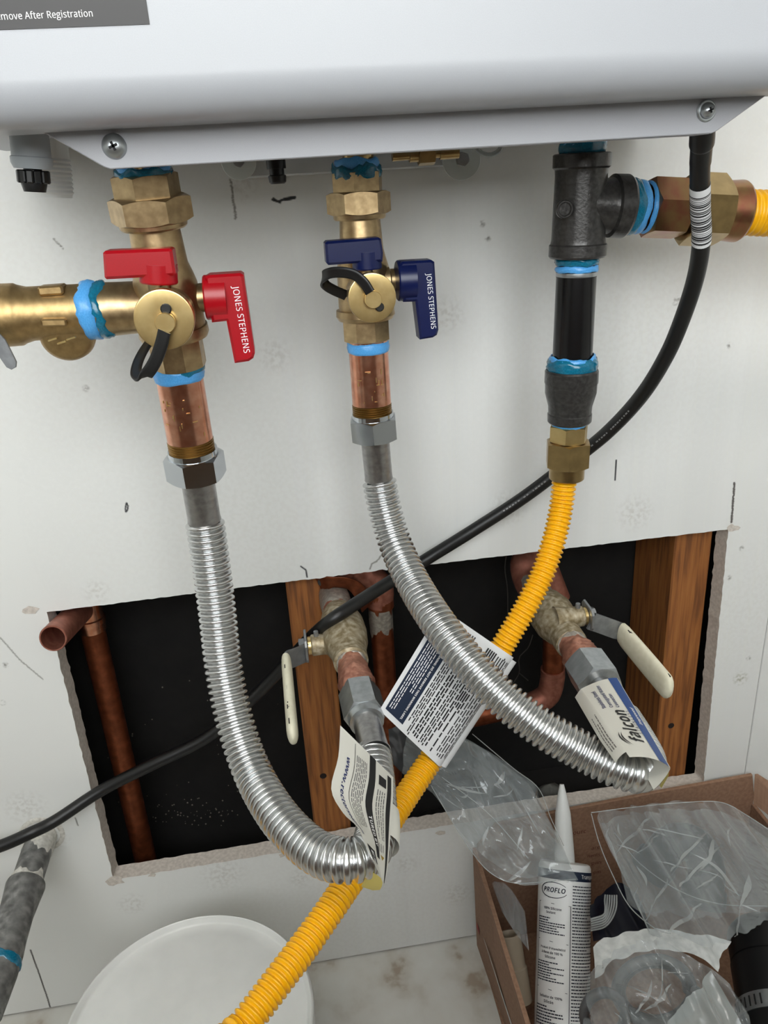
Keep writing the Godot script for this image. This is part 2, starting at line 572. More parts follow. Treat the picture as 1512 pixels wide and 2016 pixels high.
func rough_line(a: Vector3, b: Vector3, n: int, amp: float, sd: int) -> PackedVector3Array:
	var fn := FastNoiseLite.new()
	fn.seed = sd
	fn.frequency = 110.0
	var out := PackedVector3Array()
	var side := (b - a).cross(Vector3.BACK).normalized()
	for i in n + 1:
		var p := a.lerp(b, float(i) / n)
		var e := 0.0 if i == 0 or i == n else 1.0
		out.append(p + side * fn.get_noise_3dv(p) * amp * e)
	return out

func flat_face(s: S, poly: PackedVector2Array, z: float, back := false) -> void:
	var ids := Geometry2D.triangulate_polygon(poly)
	for k in range(0, ids.size(), 3):
		var a := poly[ids[k]]
		var b := poly[ids[k + 1]]
		var c := poly[ids[k + 2]]
		if ((b - a).cross(c - a) < 0) != back:
			var t := b
			b = c
			c = t
		var base := s.v.size()
		for p in [a, c, b]:
			s.v.append(Vector3(p.x, p.y, z))
			s.n.append(Vector3(0, 0, -1 if back else 1))
			s.uv.append(Vector2((p.x - WX) / WW, (WY - p.y) / WW))
		s.ix.append_array([base, base + 1, base + 2])

const ZW := 1.92
func build_room() -> void:
	var wm := wall_material()
	var X0 := -1.5
	var X1 := 0.4505
	var X2 := 1.1
	var T := -0.0165
	# hole corners on the wall's face
	var tl := at(92, 1205, 0.0)
	var tr := at(1434, 1042, 0.0)
	var br := at(1385, 1543, 0.0)
	var bl := at(224, 1732, 0.0)
	var top := rough_line(tl, at(600, 1141, 0.0), 60, 0.0009, 1)
	top.append_array(rough_line(at(600, 1141, 0.0), at(775, 1120, 0.0), 24, 0.0018, 2).slice(1))
	top.append_array(rough_line(at(775, 1120, 0.0), tr, 80, 0.0009, 3).slice(1))
	var right := rough_line(tr, br, 70, 0.0012, 4)
	var bottom := rough_line(br, bl, 120, 0.0014, 5)
	var left := rough_line(bl, tl, 70, 0.0013, 6)
	var s := S.new()
	var p2 := func(a: PackedVector3Array) -> PackedVector2Array:
		var o := PackedVector2Array()
		for q in a: o.append(Vector2(q.x, q.y))
		return o
	for zz in [[0.0, false], [T, true]]:
		var up: PackedVector2Array = p2.call(top)
		var poly := PackedVector2Array([Vector2(X0, up[0].y)])
		poly.append_array(up)
		poly.append_array([Vector2(X1, up[up.size() - 1].y), Vector2(X1, CEIL), Vector2(X0, CEIL)])
		flat_face(s, poly, zz[0], zz[1])
		poly = PackedVector2Array([Vector2(X1, tr.y)])
		poly.append_array(p2.call(right))
		poly.append(Vector2(X1, br.y))
		flat_face(s, poly, zz[0], zz[1])
		poly = PackedVector2Array([Vector2(X1, br.y)])
		poly.append_array(p2.call(bottom))
		poly.append_array([Vector2(X0, bl.y), Vector2(X0, FLOOR + 0.002), Vector2(X1, FLOOR + 0.002)])
		flat_face(s, poly, zz[0], zz[1])
		poly = PackedVector2Array([Vector2(X0, bl.y)])
		poly.append_array(p2.call(left))
		poly.append(Vector2(X0, tl.y))
		flat_face(s, poly, zz[0], zz[1])
	s.quad(Vector3(X1, CEIL, 0), Vector3(X1, CEIL, T), Vector3(X1, FLOOR, T), Vector3(X1, FLOOR, 0))
	var wall := struct("wall_back", s, wm, "white painted drywall behind the heater with a rectangular hole cut out", "wall")
	# second uv for the detail noise
	var A := (wall.mesh as ArrayMesh).surface_get_arrays(0)
	var u2 := PackedVector2Array()
	for q in A[Mesh.ARRAY_VERTEX]: u2.append(Vector2(q.x, q.y) * 2.3)
	A[Mesh.ARRAY_TEX_UV2] = u2
	var am := ArrayMesh.new()
	am.add_surface_from_arrays(Mesh.PRIMITIVE_TRIANGLES, A)
	am.surface_set_material(0, wm)
	wall.mesh = am
	# crumbling gypsum edge of the cut
	s = S.new()
	var loop := PackedVector3Array()
	for e in [top, right, bottom, left]: loop.append_array(e.slice(0, e.size() - 1))
	var rows := []
	var mid := Vector3((tl.x + br.x) / 2, (tl.y + br.y) / 2, 0)
	var fn := FastNoiseLite.new()
	fn.seed = 91
	fn.frequency = 90.0
	for k in 6:
		var row := PackedVector3Array()
		for q in loop:
			var j := fn.get_noise_3d(q.x, q.y, k * 0.01) * (0.0 if k == 0 else 0.0009)
			row.append(q + (mid - q).normalized() * (j + 0.0004 * k) + Vector3(0, 0, T * k / 5.0))
		rows.append(row)
	s.grid(rows, true)
	part(wall, "cut_edge", s, M.gypsum, "crumbly grey gypsum edge of the cut hole")
	# torn paper lips at the corners
	s = S.new()
	for c in [[at(224, 1735, 0.0), 0.012], [at(1442, 1040, 0.0), 0.008], [at(60, 1200, 0.0), 0.008], [at(868, 1640, 0.0), 0.006], [at(300, 1722, 0.0), 0.005], [at(560, 1682, 0.0), 0.006]]:
		var cen: Vector3 = c[0]
		var pol := PackedVector2Array()
		for k in 11:
			var a := TAU * k / 11
			var r: float = c[1] * (0.45 + 0.55 * absf(fn.get_noise_2d(k * 0.37, cen.x * 3.0)) * 2.0)
			pol.append(Vector2(cos(a) * r * 1.2, sin(a) * r * 0.7))
		s.prism(pol, cen - Vector3(0, 0, 0.0004), Vector3.RIGHT, Vector3.UP, Vector3(0, 0, 0.0009))
	part(wall, "torn_paper", s, M.gypsum)
	# loose vertical crumb slab in the back: the building paper of the outer wall
	s = S.new()
	s.block(Vector3(-0.15, 0.42, -0.112), Vector3(2.7, 0, 0), Vector3(0, 2.45, 0), Vector3(0, 0, 0.02))
	struct("wall_outer", s, M.tar, "black building paper at the back of the wall cavity", "wall")
	# neighbouring drywall sheet
	s = S.new()
	s.block(Vector3((X1 + 0.0012 + X2) / 2, (CEIL + FLOOR) / 2, T / 2), Vector3(X2 - X1 - 0.0012, 0, 0), Vector3(0, CEIL - FLOOR, 0), Vector3(0, 0, -T), 0.0008)
	struct("wall_right_sheet", s, M.room_white, "white drywall sheet beside the seam next to the hole", "wall")
	# the rest of the room
	s = S.new()
	s.block(Vector3(-0.2, FLOOR - 0.03, 0.9), Vector3(2.8, 0, 0), Vector3(0, 0.06, 0), Vector3(0, 0, 2.2))
	struct("floor", s, M.floor, "pale stained floor below the wall", "floor")
	s = S.new()
	s.block(Vector3(-0.2, CEIL + 0.03, 0.9), Vector3(2.8, 0, 0), Vector3(0, 0.06, 0), Vector3(0, 0, 2.2))
	struct("ceiling", s, M.room, "white ceiling above the room", "ceiling")
	s = S.new()
	s.block(Vector3(X0 - 0.03, (CEIL + FLOOR) / 2, 0.9), Vector3(0.06, 0, 0), Vector3(0, CEIL - FLOOR, 0), Vector3(0, 0, 2.2))
	struct("wall_left", s, M.room, "white wall at the end of the room by the relief valve", "wall")
	s = S.new()
	s.block(Vector3(X2 + 0.03, (CEIL + FLOOR) / 2, 0.9), Vector3(0.06, 0, 0), Vector3(0, CEIL - FLOOR, 0), Vector3(0, 0, 2.2))
	struct("wall_right", s, M.room, "white wall at the end of the room past the cardboard box", "wall")
	s = S.new()      # wall opposite, with a wide window opening
	s.block(Vector3(-1.30, (CEIL + FLOOR) / 2, ZW), Vector3(0.40, 0, 0), Vector3(0, CEIL - FLOOR, 0), Vector3(0, 0, 0.1))
	s.block(Vector3(0.90, (CEIL + FLOOR) / 2, ZW), Vector3(0.40, 0, 0), Vector3(0, CEIL - FLOOR, 0), Vector3(0, 0, 0.1))
	s.block(Vector3(-0.2, (CEIL + 1.4) / 2, ZW), Vector3(1.8, 0, 0), Vector3(0, CEIL - 1.4, 0), Vector3(0, 0, 0.1))
	s.block(Vector3(-0.2, (FLOOR + 0.1) / 2, ZW), Vector3(1.8, 0, 0), Vector3(0, 0.1 - FLOOR, 0), Vector3(0, 0, 0.1))
	struct("wall_front", s, M.room, "white wall opposite the heater with a wide window opening", "wall")
	s = S.new()
	for e in [[Vector3(-1.08, 0.75, ZW), Vector3(0.04, 0, 0), Vector3(0, 1.3, 0)], [Vector3(0.68, 0.75, ZW), Vector3(0.04, 0, 0), Vector3(0, 1.3, 0)], [Vector3(-0.2, 1.38, ZW), Vector3(1.72, 0, 0), Vector3(0, 0.04, 0)], [Vector3(-0.2, 0.12, ZW), Vector3(1.72, 0, 0), Vector3(0, 0.04, 0)], [Vector3(-0.2, 0.75, ZW), Vector3(0.04, 0, 0), Vector3(0, 1.22, 0)]]:
		s.block(e[0], e[1], e[2], Vector3(0, 0, 0.06), 0.003)
	struct("window_1", s, plain(Color(0.88, 0.88, 0.87), 0.4), "white window frame in the wall opposite the heater", "window")
	s = S.new()
	s.block(Vector3(0, FLOOR - 0.25, 10.0), Vector3(24, 0, 0), Vector3(0, 0.06, 0), Vector3(0, 0, 16))
	struct("ground", s, plain(Color(0.55, 0.55, 0.53), 0.9), "pale concrete yard outside the window", "ground")

	# studs, netting, rubble in the cavity
	var stud_z := -0.0595
	for q in [[0.003, "brown wooden wall stud behind the shutoff valve with the lever grip hanging beside it"], [0.3745, "brown wooden wall stud at the end of the hole near the cardboard box"]]:
		var t := thing("wall_stud", q[1], "stud", Vector3(q[0], FLOOR, stud_z))
		s = S.new()
		s.block(Vector3(q[0], 0.3, stud_z), Vector3(0.038, 0, 0), Vector3(0, 2.16, 0), Vector3(0, 0, 0.082), 0.0015)
		part(t, "board", s, M.wood)
		for k in 2:
			s = S.new()
			var c := Vector3(q[0] + 0.004 * (1 if k else -1), -0.55 + k * 0.31, stud_z + 0.0412)
			s.lathe(c, Vector3.BACK, [[0.0, 0.0035], [0.0003, 0.003], [0.0003, 0.0]], 10)
			part(t, "knot", s, plain(Color(0.10, 0.05, 0.03), 0.8))
	var t2 := thing("wire_netting", "thin stucco wire netting hanging inside the dark cavity", "netting", at(1003, 1280, -0.09))
	s = S.new()
	for l in [[[998, 1085], [994, 1120], [999, 1160], [1000, 1215], [1003, 1290]], [[1049, 1250], [1040, 1275], [1022, 1295], [1022, 1325], [1005, 1352]], [[1022, 1325], [1040, 1340]], [[1000, 1330], [1003, 1352]]]:
		var c := []
		for p in l: c.append(at(p[0], p[1], -0.088))
		s.tube(spline(c, 0.006), 0.00055, 6)
	part(t2, "wire", s, M.wire)
	for q in [[1082, 1572, 26, "grey lump of mortar in the hole behind the sealant nozzle", 0], [850, 1622, 26, "dark lump of mortar lying on the sill of the hole", 1]]:
		var c := at(q[0], q[1], -0.05)
		var t := thing("mortar_lump", q[3], "rubble", c - Vector3(0, mm(c, q[2]), 0))
		s = S.new()
		var rr := []
		for i in 9:
			var row := PackedVector3Array()
			for k in 14:
				var th := PI * i / 8
				var ph := TAU * k / 14
				var d := Vector3(sin(th) * cos(ph) * 1.2, cos(th) * 1.3, sin(th) * sin(ph) * 0.9)
				row.append(c + d * mm(c, q[2]) * (1.0 + 0.25 * fn.get_noise_3dv(d * 0.01 + Vector3.ONE * (i % 8 if i % 8 else 0) * 0.0)))
			rr.append(row)
		s.grid(rr, true)
		part(t, "lump", s, M.concrete if q[4] == 0 else M.tar)
	rng.seed = 5
	var cr := S.new()
	for k in 90:
		var c := at(rng.randfn(375, 55), rng.randfn(1600, 14), -0.1005) if k < 60 else at(rng.randf_range(210, 560), rng.randf_range(1330, 1640), -0.1005)
		var e := rng.randf_range(0.0004, 0.0013)
		cr.block(c, Vector3(e, e * 0.3, 0), Vector3(-e * 0.3, e, 0), Vector3(0, 0, e * 0.8))
	var cm := part(self, "plaster_crumbs", cr, plain(Color(0.42, 0.40, 0.36), 0.9), "pale plaster crumbs stuck on the black paper in the cavity")
	cm.set_meta("kind", "stuff")
	cm.set_meta("category", "crumbs")
	# wooden sill plate at the bottom of the cavity carrying the rubble
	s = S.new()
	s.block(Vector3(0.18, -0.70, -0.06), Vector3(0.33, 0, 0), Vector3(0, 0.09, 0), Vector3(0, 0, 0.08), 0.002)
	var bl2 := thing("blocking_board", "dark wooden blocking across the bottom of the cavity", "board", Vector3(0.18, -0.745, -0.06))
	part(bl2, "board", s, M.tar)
	# added unseen cabinet, blocks low window light so the lower wall darkens
	var cb := thing("added_cabinet", "brown wooden cabinet added out of view to shade the lower wall", "cabinet", Vector3(-0.2, FLOOR, 1.35))
	s = S.new()
	s.block(Vector3(-0.2, FLOOR + 0.42, 1.35), Vector3(1.7, 0, 0), Vector3(0, 0.80, 0), Vector3(0, 0, 0.56), 0.003)
	part(cb, "body", s, M.cabinet)
	s = S.new()
	s.block(Vector3(-0.2, FLOOR + 0.84, 1.34), Vector3(1.76, 0, 0), Vector3(0, 0.04, 0), Vector3(0, 0, 0.62), 0.004)
	part(cb, "worktop", s, M.worktop)
	for k in 4:
		s = S.new()
		var dc := Vector3(-0.2 - 0.63 + k * 0.42, FLOOR + 0.42, 1.06)
		s.block(dc, Vector3(0.40, 0, 0), Vector3(0, 0.74, 0), Vector3(0, 0, 0.018), 0.003)
		var dr := part(cb, "door", s, M.cabinet)
		s = S.new()
		s.block(dc + Vector3(0.16 if k % 2 == 0 else -0.16, 0.26, -0.02), Vector3(0.012, 0, 0), Vector3(0, 0.12, 0), Vector3(0, 0, 0.014), 0.003)
		part(dr, "handle", s, M.lever_steel)
	# ceiling lamp panel behind the camera
	var lamp := thing("ceiling_lamp", "flat white panel lamp on the ceiling", "lamp", Vector3(-0.1, CEIL - 0.02, 1.15))
	s = S.new()
	s.block(Vector3(-0.1, CEIL - 0.012, 1.15), Vector3(1.24, 0, 0), Vector3(0, 0.024, 0), Vector3(0, 0, 0.34), 0.003)
	part(lamp, "housing", s, plain(Color(0.9, 0.9, 0.9), 0.5))
	s = S.new()
	s.block(Vector3(-0.1, CEIL - 0.026, 1.15), Vector3(1.2, 0, 0), Vector3(0, 0.004, 0), Vector3(0, 0, 0.3))
	var glow := plain(Color(1, 1, 1), 0.6)
	glow.emission_enabled = true
	glow.emission = Color(1.0, 0.98, 0.95)
	glow.emission_energy_multiplier = 2.0
	part(lamp, "lamp_diffuser", s, glow)
	var al := AreaLight3D.new()
	al.name = "lamp_light"
	lamp.add_child(al)
	al.position = Vector3(0, -0.012, 0)
	al.rotation_degrees = Vector3(-90, 0, 0)
	al.area_size = Vector2(1.2, 0.3)
	al.light_energy = LAMP
	al.light_color = Color(1.0, 0.98, 0.95)
	al.area_range = 8.0
	al.shadow_enabled = true

# ------------------------------------------------------------------ shared fittings
# rings of thread tape and pipe dope round an axis
func collar(root: Node, called: String, a: Vector3, d: Vector3, t0: float, t1: float, r: float, m: Material, sd: int, ragged := 0.0012, lump := 0.0005) -> void:
	var s := S.new()
	var fn := FastNoiseLite.new()
	fn.seed = sd
	fn.frequency = 0.6
	var f := S.frame(d)
	var rows := []
	for i in 9:
		var u := i / 8.0
		var row := PackedVector3Array()
		for k in 40:
			var p := TAU * k / 40
			var e0 := fn.get_noise_2d(cos(p) * 1.6, sin(p) * 1.6) * ragged * 2
			var e1 := fn.get_noise_3d(cos(p) * 1.6, sin(p) * 1.6, 9) * ragged * 2
			var rr := r + lump * (fn.get_noise_3d(cos(p) * 4, sin(p) * 4, u * 6) + 0.6) * sin(PI * u) - (0.0009 if i == 0 or i == 8 else 0.0)
			row.append(a + d * lerpf(t0 + e0, t1 + e1, u) + (f[0] * cos(p) + f[1] * sin(p)) * rr)
		rows.append(row)
	s.grid(rows, true)
	part(root, called, s, m)

func ribbon(ctrl: Array, wd: Vector3, w: float, th: float) -> S:
	var s := S.new()
	var pts := spline(ctrl, 0.0012)
	var rows := []
	for i in pts.size():
		var t := (pts[mini(i + 1, pts.size() - 1)] - pts[maxi(i - 1, 0)]).normalized()
		var e := (wd - t * wd.dot(t)).normalized()
		var b := t.cross(e)
		var row := PackedVector3Array()
		for q in [[-1, -1], [-0.5, -1], [0.5, -1], [1, -1], [1, 1], [0.5, 1], [-0.5, 1], [-1, 1]]:
			row.append(pts[i] + e * (q[0] * w / 2) + b * (q[1] * th / 2))
		rows.append(row)
	s.grid(rows, true)
	var n := rows.size() - 1
	s.quad(rows[0][0], rows[0][3], rows[0][4], rows[0][7])
	s.quad(rows[n][7], rows[n][4], rows[n][3], rows[n][0])
	return s

# lever of the isolation valves: polygon in pixels on the plane z, thick in z
func lever(root: Node, outline: Array, hub: Array, z: float, th: float, m: Material, writing: Array) -> void:
	var s := S.new()
	var o := at(outline[0][0], outline[0][1], z)
	var pol := PackedVector2Array()
	for q in outline:
		var p := at(q[0], q[1], z) - o
		pol.append(Vector2(p.x, p.y))
	s.prism(pol, o - Vector3(0, 0, th / 2), Vector3.RIGHT, Vector3.UP, Vector3(0, 0, th), 0.0014)
	var h0 := at(hub[0][0], hub[0][1], z)
	var h1 := at(hub[1][0], hub[1][1], z)
	var r: float = mm(h0, hub[2]) / 2
	var L := h0.distance_to(h1)
	s.lathe(h0, h1 - h0, [[0, 0], [0, r * 0.94], [0.0008, r], [L, r], [L, 0]], 28)
	var lv := part(root, "lever", s, m)
	if not writing.is_empty():
		s = S.new()
		var a := at(writing[1][0], writing[1][1], z)
		var b := at(writing[2][0], writing[2][1], z)
		var d := (b - a).normalized()
		var u := Vector3(-d.y, d.x, 0)
		var c := (a + b) / 2 + Vector3(0, 0, th / 2 + 0.0002)
		var W := letters(S.new(), writing[0], 1.0, func(x: float, y: float) -> Vector3: return Vector3(x, y, 0), 1) * 2
		var cap: float = a.distance_to(b) / W
		letters(s, writing[0], cap, func(x: float, y: float) -> Vector3: return c + d * x + u * y, 1)
		part(lv, "lettering", s, M.print_white, "white raised lettering")

func cap_disc(root: Node, px: float, py: float, z: float, rpx: float, boss: Array, m: Material) -> void:
	var c := at(px, py, z)
	var r := mm(c, rpx)
	var s := S.new()
	s.lathe(c - Vector3(0, 0, 0.016), Vector3.BACK, [[0, r * 0.80], [0.004, r * 0.86], [0.006, r * 0.97], [0.0145, r], [0.0158, r * 0.985], [0.016, r * 0.95], [0.0162, r * 0.6], [0.016, r * 0.25], [0.016, 0]], 56, 0.4)
	var cp := part(root, "drain_cap", s, m, "turned brass drain cap")
	var b := at(boss[0], boss[1], z + 0.004)
	var br := mm(b, boss[2])
	s = S.new()
	s.lathe(b - Vector3(0, 0, 0.005), Vector3.BACK, [[0, br * 0.8], [0.003, br * 0.8], [0.003, br], [0.0055, br], [0.006, br * 0.94], [0.006, 0]], 28)
	part(cp, "rivet", s, M.brass_bright)
	s = S.new()     # worn edge of the strap's eyelet beside the rivet
	var e := at(boss[3], boss[4], z + 0.0008)
	s.lathe(e, Vector3.BACK, [[0, 0.0028], [0.0012, 0.0028], [0.0016, 0.0022], [0.0016, 0]], 12)
	part(cp, "eyelet", s, M.rubber)

# ------------------------------------------------------------------ water heater
func build_heater() -> void:
	var ZF := 0.245
	var xl := -0.165
	var xr := 0.285
	var yb := at(756, 218, 0.232).y
	var t := thing("water_heater", "white wall-hung tankless water heater above the pipes", "water heater", Vector3((xl + xr) / 2, yb, 0.0))
	var s := S.new()
	# section of the cover: back, bottom lip, rolled edge, front
	var prof := [Vector2(0.012, yb + 0.004), Vector2(ZF - 0.045, yb + 0.004), Vector2(ZF - 0.045, yb), Vector2(ZF - 0.017, yb)]
	for k in 13:
		var a := PI / 2 * k / 12
		prof.append(Vector2(ZF - 0.017 + 0.017 * sin(a), yb + 0.017 - 0.017 * cos(a)))
	prof.append(Vector2(ZF, 0.70))
	for k in 7:
		var a := PI / 2 * k / 6
		prof.append(Vector2(ZF - 0.02 + 0.02 * cos(a), 0.70 + 0.02 * sin(a)))
	prof.append(Vector2(0.012, 0.72))
	prof.append(prof[0])
	var runs := [[0, 1], [1, 2], [2, 3], [3, 16], [16, 17], [17, 23], [23, 24], [24, 25]]
	for r in [[3, 24]]: runs = [[0, 1], [1, 2], [2, 3], [3, 24], [24, 25]]
	for r in runs:
		var rows := []
		for i in range(r[0], r[1] + 1):
			var row := PackedVector3Array()
			for k in 13: row.append(Vector3(lerpf(xl, xr, k / 12.0), prof[i].y, prof[i].x))
			rows.append(row)
		s.grid(rows, false)
	for e in [[xl, true], [xr, false]]:
		var pol := PackedVector2Array()
		for q in prof.slice(0, prof.size() - 1): pol.append(q)
		var ids := Geometry2D.triangulate_polygon(pol)
		for k in range(0, ids.size(), 3):
			var a := Vector3(e[0], pol[ids[k]].y, pol[ids[k]].x)
			var b := Vector3(e[0], pol[ids[k + 1]].y, pol[ids[k + 1]].x)
			var c := Vector3(e[0], pol[ids[k + 2]].y, pol[ids[k + 2]].x)
			s.tri(a, b, c)
	part(t, "cover", s, M.enamel)
	# bottom apron plate
	var ZB := 0.205
	s = S.new()
	var o := at(90, 258, ZB)
	var pol2 := PackedVector2Array()
	for q in [[60, 246], [88, 262], [150, 297], [206, 329], [219, 333], [810, 298], [1398, 263], [1409, 258], [1506, 188], [1540, 160], [800, 200]]:
		var p := at(q[0], q[1], ZB) - o
		pol2.append(Vector2(p.x, p.y))
	s.prism(pol2, o, Vector3.RIGHT, Vector3.UP, Vector3(0, 0, 0.0014), 0.0004)
	var e0 := at(222, 332, ZB)
	var e1 := at(1396, 263, ZB)
	s.block((e0 + e1) / 2 + Vector3(0, 0.0006, -0.008), Vector3(e1.x - e0.x, 0, 0), Vector3(0, 0.0012, 0), Vector3(0, 0, 0.016))
	var ap := part(t, "apron_plate", s, M.bracket, "light grey sheet metal apron")
	for q in [[225, 288, 24.0, 0.0], [1390, 218, 20.0, 1.0]]:
		var c := at(q[0], q[1], ZB + 0.0014)
		var r := mm(c, q[2])
		s = S.new()
		if q[3] > 0:
			s.lathe(c, Vector3.BACK, [[0, r], [0.0008, r], [0.0012, r * 0.9], [0.0012, r * 0.7]], 32)
			r *= 0.74
		var k0 := 0.0012 if q[3] > 0 else 0.0
		s.lathe(c, Vector3.BACK, [[k0, r], [k0 + 0.0008, r * 0.985], [k0 + 0.0022, r * 0.84], [k0 + 0.003, r * 0.58], [k0 + 0.0034, r * 0.3], [k0 + 0.0034, 0]], 32, 0.7)
		var sc := part(ap, "screw", s, M.zinc, "domed cross-head screw")
		s = S.new()
		for an in [0.35, 0.35 + PI / 2]:
			var u := Vector3(cos(an), sin(an), 0)
			s.block(c + Vector3(0, 0, k0 + 0.0031), u * r * 0.72, u.cross(Vector3.BACK) * r * 0.2, Vector3(0, 0, 0.0014))
		part(sc, "cross_recess", s, plain(Color(0.12, 0.12, 0.13), 0.6, 0.5))
	# registration sticker
	s = S.new()
	var c1 := at(295, 48, ZF)
	var bl := c1 + Vector3(-0.105, 0, 0)
	s.prism(PackedVector2Array([Vector2(-0.105, 0), Vector2(0, 0), Vector2(0, 0.035), Vector2(-0.105, 0.035)]), c1 - Vector3(0, 0, 0.0001), Vector3.RIGHT, Vector3.UP, Vector3(0, 0, 0.0005))
	var stk := part(t, "sticker", s, M.sticker, "dark grey registration sticker")
	s = S.new()
	var a0 := at(-16, 36, ZF)
	var a1 := at(182, 24, ZF)
	var W := letters(S.new(), "Remove After Registration", 1.0, func(x: float, y: float) -> Vector3: return Vector3(x, y, 0), 1) * 2
	var cap := a0.distance_to(a1) / W
	letters(s, "Remove After Registration", cap, func(x: float, y: float) -> Vector3: return (a0 + a1) / 2 + Vector3(x, y, 0.0006), 1)
	part(stk, "lettering", s, M.print_white, "white lettering")

	# condensate outlet with black plug
	var a := at(57, 262, 0.17)
	var d := (at(64, 330, 0.17) - a).normalized()
	var rr := mm(a, 38)
	s = S.new()
	s.lathe(a - d * 0.006, d, [[0, rr * 0.96], [0.0165, rr * 0.98], [0.017, rr * 1.05], [0.0195, rr * 1.05], [0.0222, rr * 0.92], [0.0222, rr * 0.35]], 36)
	part(t, "outlet_collar", s, M.grey_plastic, "pale grey plastic outlet collar")
	s = S.new()
	s.lathe(a, d, [[0.012, rr * 0.46], [0.026, rr * 0.46]], 24)
	var k1 := along(a, d, 335)
	var k2 := along(a, d, 378)
	for k in 12:
		var an := TAU * k / 12
		var f := S.frame(d)
		var e: Vector3 = f[0] * cos(an) + f[1] * sin(an)
		s.block(a + d * (k1 + k2 - 0.004) / 2 + e * rr * 0.62, e * 0.004, d * (k2 - k1 - 0.004), d.cross(e) * 0.0034, 0.0006)
	s.lathe(a, d, [[k1, rr * 0.5], [k1, rr * 0.66], [k2 - 0.004, rr * 0.66], [k2, rr * 0.55], [k2, 0]], 24)
	part(t, "outlet_plug", s, M.black_plastic, "black ribbed plug")
	# white threaded stub behind it
	a = at(100, 262, 0.10)
	d = (at(112, 390, 0.10) - a).normalized()
	rr = mm(a, 33)
	s = S.new()
	var pr := [[-0.01, rr * 0.93]]
	var kk := along(a, d, 385)
	var t0 := along(a, d, 312)
	pr.append([t0, rr * 0.93])
	while t0 < kk - 0.001:
		pr.append_array([[t0, rr * 0.93], [t0 + 0.0012, rr * 1.03], [t0 + 0.0024, rr * 0.93]])
		t0 += 0.0024
	pr.append_array([[kk + 0.001, rr * 0.9], [kk + 0.001, rr * 0.75], [kk - 0.02, rr * 0.75]])
	s.lathe(a, d, pr, 32, 0.3)
	part(t, "threaded_stub", s, M.white_plastic, "white threaded plastic stub")
	# wall hanging bracket
	s = S.new()
	var b0 := at(450, 333, 0.012)
	var b1 := at(905, 320, 0.012)
	s.prism(PackedVector2Array([Vector2(b0.x, b0.y - 0.005), Vector2(b0.x + 0.004, b0.y - 0.0065), Vector2(b1.x, b0.y - 0.0065), Vector2(b1.x, 0.06), Vector2(b0.x - 0.004, 0.06)]), Vector3(0, 0, 0.004), Vector3.RIGHT, Vector3.UP, Vector3(0, 0, 0.018), 0.001)
	var wb := part(t, "wall_bracket", s, plain(Color(0.74, 0.755, 0.76), 0.5), "grey steel hanging bracket against the wall")
	for q in [[470, 318, 34.0], [908, 314, 38.0]]:
		var c := at(q[0], q[1], 0.026)
		var r := mm(c, q[2])
		s = S.new()
		s.lathe(c, Vector3.BACK, [[0, r], [0.0014, r], [0.0016, r * 0.97], [0.0016, 0]], 40)
		var ws := part(wb, "washer", s, M.bright_zinc, "round zinc washer")
		s = S.new()
		s.hexa(c, Vector3.BACK, 0.0016, 0.0066, r * 0.62, 0.0, 0.2)
		part(ws, "bolt_head", s, M.zinc)
	# black nozzle
	a = at(541, 300, 0.10)
	d = Vector3.DOWN
	s = S.new()
	rr = mm(a, 16)
	var j1 := along(a, d, 318)
	var j2 := along(a, d, 362)
	s.lathe(a, d, [[-0.02, rr * 1.2], [j1 + 0.004, rr * 1.2], [j1 + 0.004, rr * 0.92], [j2 - 0.005, rr * 0.92], [j2 - 0.0045, rr * 1.12], [j2 - 0.001, rr * 1.05], [j2, rr * 0.85], [j2, 0]], 24)
	part(t, "drain_nozzle", s, M.black_plastic, "short black plastic nozzle")
	# small brass test fitting lying across
	a = at(772, 308, 0.07)
	var b := at(905, 298, 0.07)
	d = (b - a).normalized()
	s = S.new()
	var L := a.distance_to(b)
	s.lathe(a, d, [[0, 0], [0, 0.003], [L * 0.25, 0.003], [L * 0.25, 0.0045], [L * 0.38, 0.0045], [L * 0.38, 0.003], [L * 0.7, 0.003], [L * 0.7, 0.0042], [L * 0.98, 0.0042], [L * 0.98, 0]], 20)
	s.hexa(a, d, L * 0.38, L * 0.62, 0.0125, 0.0, 0.3)
	part(t, "test_fitting", s, M.brass_plated, "small dull brass test fitting")
	# loop of clear hose
	s = S.new()
	var ctrl := []
	for k in 9:
		var an := PI + PI * k / 8
		ctrl.append(at(962 + cos(an) * 26, 283 - sin(an) * 22, 0.06))
	s.tube(spline(ctrl, 0.002), 0.0016, 10)
	part(t, "clear_hose", s, M.film_thick, "loop of thin clear hose")
	# stubs from the heater into the fittings
	s = S.new()
	for q in [[285, 320, 0.16, 70.0], [704, 300, 0.085, 62.0], [1146, 268, 0.095, 70.0]]:
		var c := at(q[0], q[1], q[2])
		var r := mm(c, q[3]) / 2
		s = S.new()
		s.lathe(c + Vector3(0, 0.03, 0), Vector3.DOWN, [[0, r], [0.03 + 0.008, r]], 32)
		part(t, "connection_stub", s, M.brass_plated)

